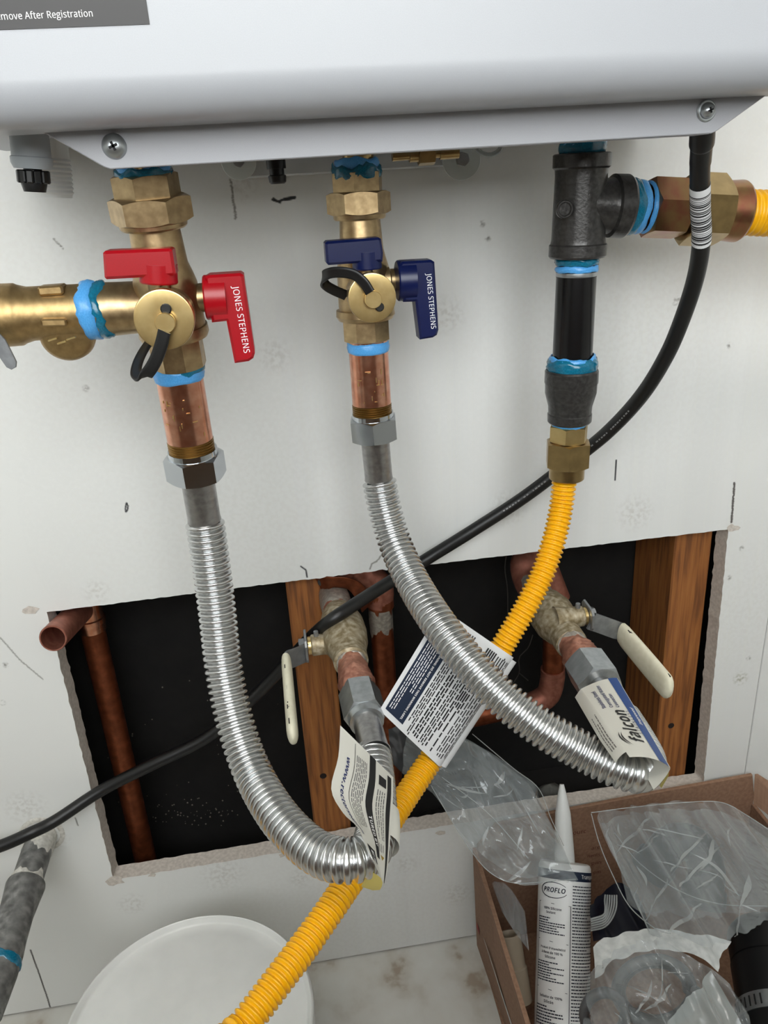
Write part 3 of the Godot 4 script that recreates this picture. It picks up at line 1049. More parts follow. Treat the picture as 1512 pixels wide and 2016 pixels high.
# ------------------------------------------------------------------ isolation valves
func union_top(t: Node3D, a: Vector3, d: Vector3, q: Array, sd: int) -> void:
	# q: rows of hex tail, nut (top, bottom, width)
	var s := S.new()
	var h0 := along(a, d, q[0])
	var h1 := along(a, d, q[1])
	var r := mm(a, q[2]) / 2
	s.hexa(a, d, h0, h1 + 0.002, r * 2 * 0.92, 0.0, 0.25)
	part(t, "union_tail", s, M.brass)
	var n1 := along(a, d, q[3])
	var rn := mm(a + d * h1, q[4]) / 2
	s = S.new()
	s.hexa(a, d, h1, n1 - 0.003, rn * 2 * 0.92, 0.0, 0.55)
	s.lathe(a, d, [[n1 - 0.006, rn * 0.9], [n1 - 0.001, rn * 0.87], [n1, rn * 0.83], [n1, rn * 0.5]], 36)
	part(t, "union_nut", s, M.brass)

func build_hot_valve() -> void:
	var a := at(285, 350, 0.16)
	var b := at(357, 730, 0.148)
	var d := (b - a).normalized()
	var t := thing("isolation_valve", "brass service valve with red levers on the hot water outlet", "valve", b, "service valves under the heater")
	union_top(t, a, d, [341, 386, 124.0, 449, 153.0], 1)
	collar(t, "pipe_dope", a, d, along(a, d, 330), along(a, d, 350), mm(a, 112) / 2, M.dope, 4, 0.002)
	collar(t, "thread_tape", a, d, along(a, d, 326), along(a, d, 343), mm(a, 104) / 2, M.tape, 5, 0.001)
	var s := S.new()
	var R := func(y: float, w: float) -> Array: return [along(a, d, y), mm(a + d * along(a, d, y), w) / 2]
	s.lathe(a, d, [R.call(444.0, 98.0), R.call(520.0, 104.0), R.call(540.0, 116.0), R.call(560.0, 126.0), R.call(640.0, 128.0), R.call(652.0, 122.0), R.call(655.0, 112.0), R.call(668.0, 108.0)], 40, 0.5)
	s.lathe(a, d, [R.call(640.0, 100.0), R.call(642.0, 134.0), R.call(656.0, 136.0), R.call(664.0, 128.0), R.call(668.0, 90.0)], 40)
	s.hexa(a, d, along(a, d, 664), along(a, d, 721), mm(b, 96.0), mm(b, 38.0), 0.1, 8)
	# outlet towards the relief valve
	var c := at(345, 600, 0.152)
	var e := at(170, 612, 0.152)
	var rb := mm(c, 103) / 2
	var dd := (e - c).normalized()
	var L := c.distance_to(e)
	s.lathe(c, dd, [[0, rb * 0.95], [L * 0.55, rb * 0.97], [L * 0.8, rb], [L * 0.98, rb * 1.0], [L, rb * 0.96], [L, rb * 0.6]], 40)
	# drain branch towards the room
	var f := at(323, 630, 0.198)
	s.lathe(Vector3(f.x, f.y, 0.145), Vector3.BACK, [[0, 0.0115], [0.02, 0.0118], [0.024, 0.0135], [0.036, 0.0135]], 36)
	# little stem post under the upper lever
	var g := at(316, 575, 0.175)
	s.lathe(g, Vector3.UP, [[-0.006, 0.006], [0.012, 0.006]], 20)
	# stem to the side lever
	var h := at(372, 588, 0.152)
	s.lathe(h, Vector3.RIGHT, [[-0.006, 0.0098], [0.004, 0.0096], [0.005, 0.008], [0.012, 0.008]], 24)
	part(t, "body", s, M.brass)
	# side lever, hanging down
	lever(t, [[405, 543], [412, 539], [474, 535], [480, 539], [502, 690], [499, 700], [490, 706], [463, 710], [447, 628], [419, 631]], [[403, 586], [446, 584], 86.0], 0.166, 0.017, M.red, ["JONES STEPHENS", [464, 559], [487, 691]])
	lever(t, [[208, 496], [212, 492], [336, 487], [342, 490], [349, 536], [345, 540], [215, 547], [211, 543]], [[313, 558], [311, 520], 74.0], 0.185, 0.017, M.red, [])
	cap_disc(t, 323, 630, 0.2, 59, [325, 636, 20.0, 327, 608], M.brass_bright)
	var rc := [at(324, 652, 0.206), at(317, 680, 0.205), at(305, 712, 0.203), at(289, 736, 0.200), at(275, 741, 0.196), at(268, 732, 0.19), at(272, 712, 0.184), at(284, 688, 0.178), at(300, 665, 0.172)]
	part(t, "cap_strap", ribbon(rc, Vector3(0.85, 0.30, 0.35), 0.0066, 0.0014), M.rubber, "black rubber strap looping from the cap")
	collar(t, "pipe_dope", a, d, along(a, d, 716), along(a, d, 732), mm(b, 93) / 2, M.dope, 7, 0.0012)

func build_relief_valve() -> void:
	var c := at(190, 610, 0.152)
	var e := at(-40, 624, 0.152)
	var d := (e - c).normalized()
	var t := thing("relief_valve", "cast brass pressure relief valve threaded to the red-levered valve", "valve", at(134, 712, 0.152))
	var s := S.new()
	var r := mm(c, 104) / 2
	var x := func(v: float) -> float: return along(c, d, v, true)
	s.lathe(c, d, [[x.call(185.0), r * 0.55], [x.call(184.0), r * 0.96], [x.call(160.0), r * 0.98], [x.call(60.0), r * 0.99], [x.call(42.0), r * 1.08], [x.call(36.0), r * 1.14], [x.call(-20.0), r * 1.16], [x.call(-60.0), r * 1.1], [x.call(-60.0), 0]], 40)
	# raised lugs
	s.block(at(104, 570, 0.158), Vector3(0.013, 0, 0), Vector3(0, 0.005, 0), Vector3(0, 0, 0.012), 0.001)
	s.block(at(108, 634, 0.166), Vector3(0.013, -0.0008, 0), Vector3(0, 0.004, 0), Vector3(0, 0, 0.006), 0.0008)
	# round outlet boss facing down and out
	var bo := at(134, 662, 0.152)
	var rb := mm(bo, 57)
	s.lathe(bo + Vector3(0, 0.006, -0.016), Vector3(0, -0.28, 1).normalized(), [[0, rb * 0.8], [0.004, rb * 0.92], [0.018, rb * 0.94], [0.022, rb * 0.86], [0.0245, rb * 0.7], [0.0255, rb * 0.4], [0.0255, 0]], 44, 0.9)
	part(t, "body", s, M.brass_cast)
	s = S.new()    # gate mark letters stand proud: small cast bars
	for k in 3:
		var p := at(104 + k * 18, 668 + k * 6 - (14 if k == 2 else 0), 0.172)
		s.block(p, Vector3(0.005, 0.0012, 0), Vector3(-0.0002, 0.001, 0), Vector3(0, 0, 0.0022), 0.0003)
	part(t, "cast_mark", s, M.brass_bright)
	s = S.new()
	var o := at(0, 650, 0.172)
	var pol := PackedVector2Array()
	for q in [[-60, 640], [-10, 645], [12, 668], [34, 712], [33, 722], [24, 727], [14, 722], [-8, 690], [-60, 690]]:
		var p := at(q[0], q[1], 0.172) - o
		pol.append(Vector2(p.x, p.y))
	s.prism(pol, o, Vector3.RIGHT, Vector3.UP, Vector3(0, 0, 0.0016), 0.0003)
	part(t, "test_lever", s, M.lever_steel, "bent grey steel test lever")
	collar(t, "thread_tape", c, d, along(c, d, 196, true), along(c, d, 164, true), mm(c, 110) / 2, M.tape, 9, 0.0018, 0.0012)
	collar(t, "pipe_dope", c, d, along(c, d, 213, true), along(c, d, 188, true), mm(c, 108) / 2, M.dope, 10, 0.0035, 0.001)

func build_cold_valve() -> void:
	var a := at(703, 345, 0.085)
	var b := at(724, 690, 0.085)
	var d := (b - a).normalized()
	var t := thing("isolation_valve", "brass service valve with blue levers on the cold water inlet", "valve", b, "service valves under the heater")
	union_top(t, a, d, [337, 377, 99.0, 432, 120.0], 2)
	collar(t, "thread_tape", a, d, along(a, d, 312), along(a, d, 335), mm(a, 86) / 2, M.tape, 14, 0.0012, 0.001)
	collar(t, "pipe_dope", a, d, along(a, d, 326), along(a, d, 352), mm(a, 97) / 2, M.dope, 12, 0.003, 0.0008)
	var s := S.new()
	var R := func(y: float, w: float) -> Array: return [along(a, d, y), mm(a + d * along(a, d, y), w) / 2]
	s.lathe(a, d, [R.call(428.0, 80.0), R.call(490.0, 86.0), R.call(505.0, 92.0), R.call(525.0, 102.0), R.call(600.0, 104.0), R.call(612.0, 100.0), R.call(625.0, 92.0)], 40, 0.5)
	s.lathe(a, d, [R.call(606.0, 80.0), R.call(608.0, 114.0), R.call(620.0, 116.0), R.call(628.0, 106.0), R.call(632.0, 80.0)], 40)
	s.hexa(a, d, along(a, d, 628), along(a, d, 669), mm(b, 87.0), mm(b, 30.0), 0.15, 8)
	var f := at(733, 587, 0.132)
	s.lathe(Vector3(f.x, f.y, 0.08), Vector3.BACK, [[0, 0.0118], [0.02, 0.0118], [0.024, 0.0135], [0.038, 0.0135]], 36)
	var g := at(716, 548, 0.11)
	s.lathe(g, Vector3.UP, [[-0.006, 0.006], [0.012, 0.006]], 20)
	var h := at(760, 553, 0.088)
	s.lathe(h, Vector3.RIGHT, [[-0.008, 0.0096], [0.002, 0.0092], [0.003, 0.0075], [0.012, 0.0075]], 24)
	part(t, "body", s, M.brass)
	lever(t, [[783, 519], [788, 513], [845, 510], [851, 514], [859, 646], [856, 656], [848, 661], [823, 665], [814, 591], [791, 592]], [[781, 553], [816, 551], 78.0], 0.1, 0.016, M.blue, ["JONES STEPHENS", [839, 535], [849, 645]])
	lever(t, [[638, 478], [642, 474], [742, 466], [747, 469], [751, 496], [750, 513], [645, 520], [641, 516]], [[723, 530], [721, 495], 58.0], 0.118, 0.016, M.blue, [])
	cap_disc(t, 733, 587, 0.135, 48, [735, 590, 17.0, 747, 604], M.brass_bright)
	var rc := [at(729, 576, 0.141), at(716, 556, 0.140), at(697, 541, 0.138), at(672, 536, 0.135), at(648, 538, 0.130), at(636, 547, 0.124), at(640, 560, 0.117), at(657, 571, 0.112), at(682, 582, 0.108)]
	part(t, "cap_strap", ribbon(rc, Vector3(0.2, 0.9, 0.35), 0.0062, 0.0014), M.rubber, "black rubber strap looping from the cap")

func build_nipples() -> void:
	for q in [[at(350, 724, 0.148), at(378, 886, 0.144), [718, 748, 90.0], [864, 888, 88.0], "copper nipple with brass thread under the red-levered valve", 30, 728],
			[at(724, 668, 0.085), at(733, 813, 0.085), [669, 694, 80.0], [794, 815, 76.0], "copper nipple with brass thread under the blue-levered valve", 40, 668]]:
		var a: Vector3 = q[0]
		var b: Vector3 = q[1]
		var d := (b - a).normalized()
		var t := thing("copper_nipple", q[4], "pipe", b, "copper nipples")
		var s := S.new()
		var r0: float = mm(b, q[3][2]) / 2
		var y0 := along(a, d, q[3][0])
		var y1 := along(a, d, q[3][1])
		s.lathe(a, d, [[along(a, d, q[6]), r0 * 0.99], [y0, r0]], 40)
		part(t, "pipe", s, M.copper)
		s = S.new()
		var pr := []
		var n := 5
		for k in n:
			var u := lerpf(y0, y1, float(k) / n)
			var w := (y1 - y0) / n
			pr.append_array([[u, r0 * 0.97], [u + w * 0.35, r0 * 1.02], [u + w * 0.6, r0 * 1.02], [u + w * 0.95, r0 * 0.965]])
		s.lathe(a, d, pr, 40, 0.3)
		part(t, "thread", s, M.thread, "brass pipe thread")
		collar(t, "thread_tape", a, d, along(a, d, q[2][0] + 2), along(a, d, q[2][1]), r0 * 1.03, M.tape, q[5], 0.0005, 0.0009)
		# burnished wrench bites
		s = S.new()
		rng.seed = q[5]
		var f := S.frame(d)
		for k in 16:
			var an := rng.randf_range(-0.9, 0.9) - PI / 2
			var e := (Vector3.BACK * cos(an + PI / 2) + Vector3.RIGHT * sin(an + PI / 2))
			e = (e - d * e.dot(d)).normalized()
			var u := rng.randf_range(y0 * 0.35, y0 * 0.95)
			var tl := rng.randf_range(0.0008, 0.004)
			var dirn := d if k % 3 else d.cross(e)
			s.block(a + d * u + e * (r0 + 0.00005), dirn * tl, dirn.cross(e) * 0.0005, e * 0.0005)
		part(t, "wrench_mark", s, M.brass_bright)

# ------------------------------------------------------------------ stainless flexible connectors
func nut_and_sleeve(t: Node3D, a: Vector3, d: Vector3, y: Array, wn: float, wt: float, ph: float) -> void:
	# y: ring top, nut top, nut bottom, sleeve bottom
	var s := S.new()
	var k0 := along(a, d, y[0])
	var k1 := along(a, d, y[1])
	var k2 := along(a, d, y[2])
	var k3 := along(a, d, y[3])
	var rn := mm(a + d * k1, wn) / 2
	s.hexa(a, d, k1, k2, rn * 2 * 0.93, 0.0, ph)
	s.lathe(a, d, [[k0, rn * 0.70], [k0, rn * 0.86], [k1 + 0.001, rn * 0.88]], 40)
	part(t, "nut", s, M.chrome, "chrome hex nut")
	s = S.new()
	var r := mm(a + d * k3, wt) / 2
	s.lathe(a, d, [[k2 - 0.003, r], [k3, r], [k3 + 0.002, r * 1.03]], 36)
	part(t, "sleeve", s, M.steel_tube, "plain steel sleeve")

func hose(t: Node3D, ctrl: Array) -> void:
	var s := S.new()
	corrugated(s, ctrl, 0.0126, 0.0029, 0.0043, 12, 32, 2.1)
	part(t, "corrugated_hose", s, M.steel, "shiny corrugated stainless hose")

func build_connectors() -> void:
	# hot line: down, towards the room, then back to the shutoff valve
	var a := at(378, 880, 0.144)
	var b := at(403, 1026, 0.139)
	var d := (b - a).normalized()
	var t := thing("flexible_connector", "corrugated stainless connector from the red-levered valve to the stud's shutoff valve", "hose", b, "stainless connectors")
	nut_and_sleeve(t, a, d, [884, 894, 940, 1018], 111, 64, 0.3)
	var va := at(655, 1165, -0.02)
	var vb := at(718, 1405, 0.165)
	var vd := (vb - va).normalized()
	hose(t, [b, at(414, 1100, 0.142), at(427, 1200, 0.150), at(441, 1320, 0.164), at(465, 1430, 0.184), at(502, 1530, 0.210), at(556, 1617, 0.246), at(622, 1677, 0.272), at(680, 1694, 0.284), at(724, 1680, 0.280), at(741, 1632, 0.260), at(740, 1550, 0.230), at(733, 1480, 0.202)])
	var s := S.new()
	var k0 := along(va, vd, 1362)
	var k1 := along(va, vd, 1412)
	var rn := mm(vb, 80) / 2
	s.hexa(va, vd, k0, k1, rn * 2 * 0.93, 0.0, 0.5)
	s.lathe(va, vd, [[k1, rn * 0.9], [k1 + 0.006, rn * 0.84], [k1 + 0.007, rn * 0.6]], 36)
	part(t, "nut", s, M.zinc, "zinc hex nut at the shutoff valve")
	s = S.new()
	var k3 := along(va, vd, 1478)
	var rs := mm(vb, 55) / 2
	s.lathe(va, vd, [[k1 - 0.002, rs], [k3, rs], [k3 + 0.003, rs * 1.05]], 36)
	part(t, "sleeve", s, M.steel_tube, "plain steel sleeve")
	rector_label(t)
	# cold line
	a = at(733, 808, 0.085)
	b = at(746, 945, 0.083)
	d = (b - a).normalized()
	var u := thing("flexible_connector", "corrugated stainless connector from the blue-levered valve crossing the white warning tag", "hose", b, "stainless connectors")
	nut_and_sleeve(u, a, d, [812, 820, 863, 938], 94, 55, 0.15)
	va = at(1045, 1150, -0.02)
	vb = at(1178, 1345, 0.14)
	vd = (vb - va).normalized()
	hose(u, [b, at(757, 1000, 0.087), at(778, 1070, 0.098), at(812, 1145, 0.124), at(858, 1220, 0.158), at(915, 1295, 0.186), at(985, 1370, 0.210), at(1065, 1432, 0.229), at(1150, 1480, 0.243), at(1215, 1511, 0.256), at(1256, 1520, 0.259), at(1272, 1500, 0.247), at(1252, 1456, 0.217), at(1228, 1416, 0.192)])
	s = S.new()
	k0 = along(va, vd, 1308)
	k1 = along(va, vd, 1352)
	rn = mm(vb, 88) / 2
	s.hexa(va, vd, k0, k1, rn * 2 * 0.93, 0.0, 0.35)
	part(u, "nut", s, M.zinc, "zinc hex nut at the shutoff valve")
	s = S.new()
	s.tube(spline([va + vd * (k1 - 0.004), at(1203, 1382, 0.169), at(1228, 1416, 0.192)], 0.003), 0.0088, 28)
	part(u, "sleeve", s, M.steel_tube, "plain steel sleeve")
	falcon_label(u)

# ------------------------------------------------------------------ paper labels
# a sheet given by a function of (u across, v along); strips and lettering lie on it
func patch(f: Callable, u0: float, u1: float, v0: float, v1: float, nu: int, nv: int, lift := 0.0) -> S:
	var s := S.new()
	var rows := []
	for j in nv + 1:
		var row := PackedVector3Array()
		for i in nu + 1:
			row.append(f.call(lerpf(u0, u1, float(i) / nu), lerpf(v0, v1, float(j) / nv), lift))
		rows.append(row)
	s.grid(rows, false)
	return s

# rows of illegible small print: short dashes of uneven length
func small_print(s: S, f: Callable, u0: float, u1: float, v0: float, v1: float, lines: int, along_v: bool, sd: int, fill := 0.55, lift := 0.0003) -> void:
	rng.seed = sd
	for k in lines:
		var c := lerpf(u0 if along_v else v0, u1 if along_v else v1, (k + 0.5) / lines)
		var h := absf((u1 - u0) if along_v else (v1 - v0)) / lines * fill / 2
		var p := v0 if along_v else u0
		var end := v1 if along_v else u1
		if rng.randf() < 0.3: end = lerpf(p, end, rng.randf_range(0.45, 0.9))
		var sg := signf(end - p)
		var unit := absf((v1 - v0) if along_v else (u1 - u0))
		while (end - p) * sg > 0.02 * unit:
			var w := minf(rng.randf_range(0.03, 0.11) * unit, absf(end - p))
			var q := p + sg * w
			if along_v: s.quad(f.call(c - h, p, lift), f.call(c + h, p, lift), f.call(c + h, q, lift), f.call(c - h, q, lift))
			else: s.quad(f.call(p, c - h, lift), f.call(q, c - h, lift), f.call(q, c + h, lift), f.call(p, c + h, lift))
			p = q + sg * unit * 0.014

func curve_at(pts: Array, v: float) -> Vector3:
	var n := pts.size() - 1
	var i := clampi(int(floor(v * n)), 0, n - 1)
	var p1: Vector3 = pts[i]
	var p2: Vector3 = pts[i + 1]
	var p0: Vector3 = pts[i - 1] if i > 0 else p1 * 2 - p2
	var p3: Vector3 = pts[i + 2] if i < n - 1 else p2 * 2 - p1
	return p1.cubic_interpolate(p2, p0, p3, v * n - i)

func falcon_label(t: Node3D) -> void:
	# u: 0 blue edge .. 1 free edge, v: 0 room end .. 1 nut end
	var br := at(1321, 1506, 0.280)
	var bl := at(1243, 1486, 0.288)
	var tr := at(1217, 1331, 0.174)
	var tl := at(1147, 1352, 0.176)
	var nrm := (tr - br).cross(bl - br).normalized()
	if nrm.dot(Vector3(0, 0, EYE) - br) < 0: nrm = -nrm
	var f := func(u: float, v: float, lift: float) -> Vector3:
		var p := br.lerp(bl, u).lerp(tr.lerp(tl, u), v)
		return p + nrm * (0.0028 * (1 - pow(2 * u - 1, 2)) - 0.0018 + lift)
	var s := patch(f, 0, 1, 0, 1, 10, 8)
	# the sheet goes on round the hose: side and underside, open at the room end
	var g := func(u: float, v: float, lift: float) -> Vector3:
		var p: Vector3 = br.lerp(tr, v)
		var an := u * PI * 0.9
		return p + nrm * (-0.0018 + (cos(an) - 1) * 0.009) + (tr - tl).normalized() * sin(an) * 0.003
	var s2 := patch(g, 0, 1, 0, 1, 8, 2)
	s.v.append_array(s2.v); s.n.append_array(s2.n); s.uv.append_array(s2.uv)
	for i in s2.ix: s.ix.append(i + s.v.size() - s2.v.size())
	var h := func(u: float, v: float, lift: float) -> Vector3:
		var p: Vector3 = bl.lerp(tl, v)
		var an := u * PI * 0.75
		return p + nrm * (-0.0018 + (cos(an) - 1) * 0.0045) + (tl - tr).normalized() * sin(an) * (0.0012 + 0.004 * (0.5 - absf(v - 0.3))) + nrm * lift
	s2 = patch(h, 0, 1, 0.06, 1, 8, 3)
	s.v.append_array(s2.v); s.n.append_array(s2.n); s.uv.append_array(s2.uv)
	for i in s2.ix: s.ix.append(i + s.v.size() - s2.v.size())
	var lb := part(t, "paper_label", s, M.paper_cream, "cream paper label with blue stripe")
	part(lb, "blue_stripe", patch(f, 0.0, 0.31, 0, 1, 4, 8, 0.0002), M.stripe_blue, "blue printed stripe")
	var L := br.distance_to(tr)
	var W := br.distance_to(bl)
	var put := func(u: float, v: float) -> Callable:
		return func(x: float, y: float) -> Vector3: return f.call(u + y / W, v + x / L, 0.0004)
	s = S.new()
	letters(s, "falcon", fit("falcon", L * 0.40, true), put.call(0.58, 0.17), 0, true, false, 0.25)
	# swoosh over the name
	for k in 2:
		var row0 := PackedVector3Array()
		var row1 := PackedVector3Array()
		for i in 13:
			var a := i / 12.0
			var v := 0.13 + 0.17 * a
			var u := 0.76 + 0.10 * sin(a * PI * 0.75) + k * 0.05
			row0.append(f.call(u, v, 0.0004))
			row1.append(f.call(u + 0.03 * sin(a * PI), v, 0.0004))
		s.grid([row0, row1])
	part(lb, "name_print", s, M.ink, "black italic maker's name")
	s = S.new()
	letters(s, "S T A I N L E S S", fit("S T A I N L E S S", L * 0.28), put.call(0.37, 0.27), 0)
	letters(s, "Stainless Steel", fit("Corrugated Water", L * 0.33, true), put.call(0.84, 0.62), 0, true)
	letters(s, "Corrugated Water", fit("Corrugated Water", L * 0.33, true), put.call(0.68, 0.61), 0, true)
	letters(s, "Connector", fit("Corrugated Water", L * 0.33, true), put.call(0.53, 0.60), 0, true)
	part(lb, "lettering", s, M.ink_blue, "dark blue lettering")
	s = S.new()
	letters(s, "Improved", fit("Improved", L * 0.2, true), put.call(0.15, 0.40), 0, true, false, 0.2)
	part(lb, "stripe_lettering", s, M.print_white)
	s = S.new()
	small_print(s, h, 0.3, 0.75, 0.15, 0.6, 3, true, 5, 0.45, 0.0003)
	part(lb, "small_print", s, plain(Color(0.45, 0.44, 0.42), 0.7))
	# yellow gummed inside showing at the open end
	s = S.new()
	var y0 := at(1318, 1508, 0.256)
	s.grid([PackedVector3Array([y0, at(1316, 1528, 0.25), at(1302, 1552, 0.244)]), PackedVector3Array([at(1304, 1514, 0.246), at(1303, 1530, 0.243), at(1298, 1546, 0.24)])])
	part(lb, "gummed_side", s, M.paper_back, "yellow gummed underside")

func rector_label(t: Node3D) -> void:
	var lp := []
	for q in [[670, 1428, 0.262], [666, 1490, 0.272], [652, 1553, 0.284], [675, 1600, 0.296], [703, 1628, 0.306], [722, 1668, 0.314], [750, 1728, 0.317]]: lp.append(at(q[0], q[1], q[2]))
	var rp := []
	for q in [[774, 1530, 0.246], [774, 1565, 0.254], [772, 1602, 0.266], [769, 1640, 0.280], [766, 1680, 0.293], [762, 1716, 0.303], [756, 1746, 0.309]]: rp.append(at(q[0], q[1], q[2]))
	var f := func(u: float, v: float, lift: float) -> Vector3:
		var a := curve_at(lp, v)
		var b := curve_at(rp, v)
		var p := a.lerp(b, u)
		# the sheet bellies towards the room between its edges
		var to_eye := (Vector3(0, 0, EYE) - p).normalized()
		return p + to_eye * (0.004 * sin(PI * u) * (1 - v) + 0.0014 * sin(u * 9.0 + v * 7.0) * v + lift)
	var lb := part(t, "paper_label", patch(f, 0, 1, 0, 1, 16, 24), M.paper_cream, "curled white and black paper label")
	part(lb, "black_band", patch(f, 0.54, 0.655, 0.0, 0.8, 3, 20, 0.0003), M.ink, "black printed band")
	part(lb, "black_band", patch(f, 0.885, 0.96, 0.03, 0.97, 2, 20, 0.0003), M.ink, "black printed band")
	var L := curve_at(lp, 0.2).distance_to(curve_at(lp, 0.7)) / 0.5
	var W := curve_at(lp, 0.4).distance_to(curve_at(rp, 0.4))
	var put := func(u: float, v: float) -> Callable:
		return func(x: float, y: float) -> Vector3: return f.call(u + y / W, v + x / L, 0.0006)
	var s := S.new()
	letters(s, "www.rectorseal.com", fit("www.rectorseal.com", L * 0.56, true), put.call(0.17, 0.13), 0, true, false, 0.2)
	part(lb, "web_address", s, M.ink_blue, "blue web address")
	s = S.new()
	letters(s, "TURED BY", fit("TURED BY", L * 0.27, true), put.call(0.597, 0.42), 0, true)
	letters(s, "ES", fit("ES", L * 0.1, true), put.call(0.33, 0.785), 0, true)
	part(lb, "band_lettering", s, M.print_white, "white lettering on the black band")
	part(lb, "black_box", patch(f, 0.16, 0.46, 0.77, 0.88, 4, 4, 0.0004), M.ink)
	s = S.new()
	small_print(s, f, 0.30, 0.50, 0.08, 0.55, 7, true, 3, 0.4, 0.0003)
	small_print(s, f, 0.70, 0.86, 0.20, 0.60, 4, true, 6, 0.35, 0.0003)
	small_print(s, f, 0.66, 0.84, 0.64, 0.72, 3, true, 8, 0.35, 0.0003)
	part(lb, "small_print", s, plain(Color(0.33, 0.33, 0.34), 0.7))
	s = S.new()
	var e0 := patch(f, 0.72, 0.86, 0.085, 0.16, 2, 2, 0.0004)
	part(lb, "emblem", e0, plain(Color(0.10, 0.10, 0.11), 0.6), "small black emblem")
	s = S.new()
	s.tri(f.call(0.70, 0.745, 0.0005), f.call(0.84, 0.745, 0.0005), f.call(0.77, 0.785, 0.0005))
	part(lb, "warning_mark", s, plain(Color(0.62, 0.50, 0.12), 0.6), "small yellow triangle")
	# thin rule beside the address
	part(lb, "rule", patch(f, 0.27, 0.278, 0.02, 0.6, 1, 14, 0.0003), M.ink)
	# layer underneath wrapped on the hose and the gummed underside
	s = S.new()
	var c := [at(744, 1605, 0.251), at(745, 1635, 0.262), at(742, 1665, 0.272)]
	var rows := []
	for j in 5:
		var p := curve_at(c, j / 4.0)
		var tt := (curve_at(c, minf(1, j / 4.0 + 0.05)) - curve_at(c, maxf(0, j / 4.0 - 0.05))).normalized()
		var fr := S.frame(tt)
		var row := PackedVector3Array()
		for k in 25:
			var an := TAU * k / 24
			row.append(p + (fr[0] * cos(an) + fr[1] * sin(an)) * 0.0131)
		rows.append(row)
	s.grid(rows)
	part(lb, "inner_wrap", s, M.paper_cream)
	s = S.new()
	s.grid([PackedVector3Array([at(728, 1715, 0.292), at(742, 1722, 0.297), at(754, 1732, 0.300)]), PackedVector3Array([at(712, 1742, 0.288), at(732, 1744, 0.293), at(752, 1745, 0.297)]), PackedVector3Array([at(712, 1746, 0.286), at(734, 1753, 0.290), at(748, 1752, 0.293)])])
	part(lb, "gummed_side", s, M.paper_back, "yellow gummed underside")

func build_tag(ctrl: Array) -> void:
	# u: from the navy edge (0) to the fold round the tubing (1); v: top (0) to bottom (1)
	var z := 0.185
	var a := at(869, 1197, 0.147)
	var b := at(1016, 1298, 0.150)
	var c := at(871, 1515, 0.178)
	var d := at(747, 1398, 0.170)
	var nrm := (b - a).cross(d - a).normalized()
	if nrm.dot(Vector3(0, 0, EYE) - a) < 0: nrm = -nrm
	var t := thing("warning_tag", "white paper warning tag with navy block folded round the yellow gas connector", "tag", c)
	var f := func(u: float, v: float, lift: float) -> Vector3:
		var p: Vector3 = a.lerp(b, u).lerp(d.lerp(c, u), v)
		return p + nrm * (lift + 0.002 * sin(u * PI) - (0.0 if u < 0.93 else (u - 0.93) * 0.06))
	var s := patch(f, 0, 1, 0, 1, 14, 6)
	# the back leaf, a little askew
	var g := func(u: float, v: float, lift: float) -> Vector3:
		var an := u * PI
		var p: Vector3 = b.lerp(c, v)
		if u < 0.4:
			var k := u / 0.4 * PI
			return p + nrm * (-0.0042 - 0.010 * (1 - cos(k))) + (b - a).normalized() * sin(k) * 0.0085
		var w := (u - 0.4) / 0.6
		return p.lerp(a.lerp(d, v), w * 0.86) + nrm * (-0.0242 + 0.019 * w)
	var s2 := patch(g, 0, 1, 0.02, 0.99, 20, 2)
	s.v.append_array(s2.v); s.n.append_array(s2.n); s.uv.append_array(s2.uv)
	for i in s2.ix: s.ix.append(i + s.v.size() - s2.v.size())
	var lf := part(t, "leaf", s, M.paper)
	part(lf, "navy_block", patch(f, 0.045, 0.30, 0.27, 0.955, 3, 3, 0.0003), M.navy, "navy printed block")
	var L := a.distance_to(d)
	var W := a.distance_to(b)
	var put := func(u: float, v: float) -> Callable:
		return func(x: float, y: float) -> Vector3: return f.call(u + y / W, v + x / L, 0.0006)
	s = S.new()
	letters(s, "WARNING: DO NOT REMOVE THIS WARNING LABEL", fit("WARNING: DO NOT REMOVE THIS WARNING LABEL", L * 0.65, true), put.call(0.247, 0.285), 0, true)
	small_print(s, f, 0.06, 0.215, 0.30, 0.92, 6, true, 21, 0.35, 0.0006)
	part(lf, "white_lettering", s, M.print_white, "white lettering")
	s = S.new()
	small_print(s, f, 0.32, 0.42, 0.28, 0.985, 4, true, 31, 0.5, 0.0004)
	small_print(s, f, 0.435, 0.53, 0.29, 0.96, 3, true, 32, 0.55, 0.0004)
	small_print(s, f, 0.545, 0.63, 0.27, 0.97, 3, true, 33, 0.5, 0.0004)
	small_print(s, f, 0.64, 0.78, 0.05, 0.96, 5, true, 34, 0.6, 0.0004)
	small_print(s, f, 0.79, 0.98, 0.06, 0.95, 6, true, 35, 0.4, 0.0004)
	small_print(s, f, 0.30, 0.48, 0.04, 0.14, 6, true, 36, 0.5, 0.0004)
	part(lf, "small_print", s, M.ink, "black small print")
	s = S.new()
	var p0 := func(u: float, v: float) -> Vector3: return f.call(u, v, 0.0007)
	s.quad(p0.call(0.875, 0.04), p0.call(0.875, 0.075), p0.call(0.89, 0.055), p0.call(0.89, 0.05))
	part(lf, "print_triangle", s, M.ink)

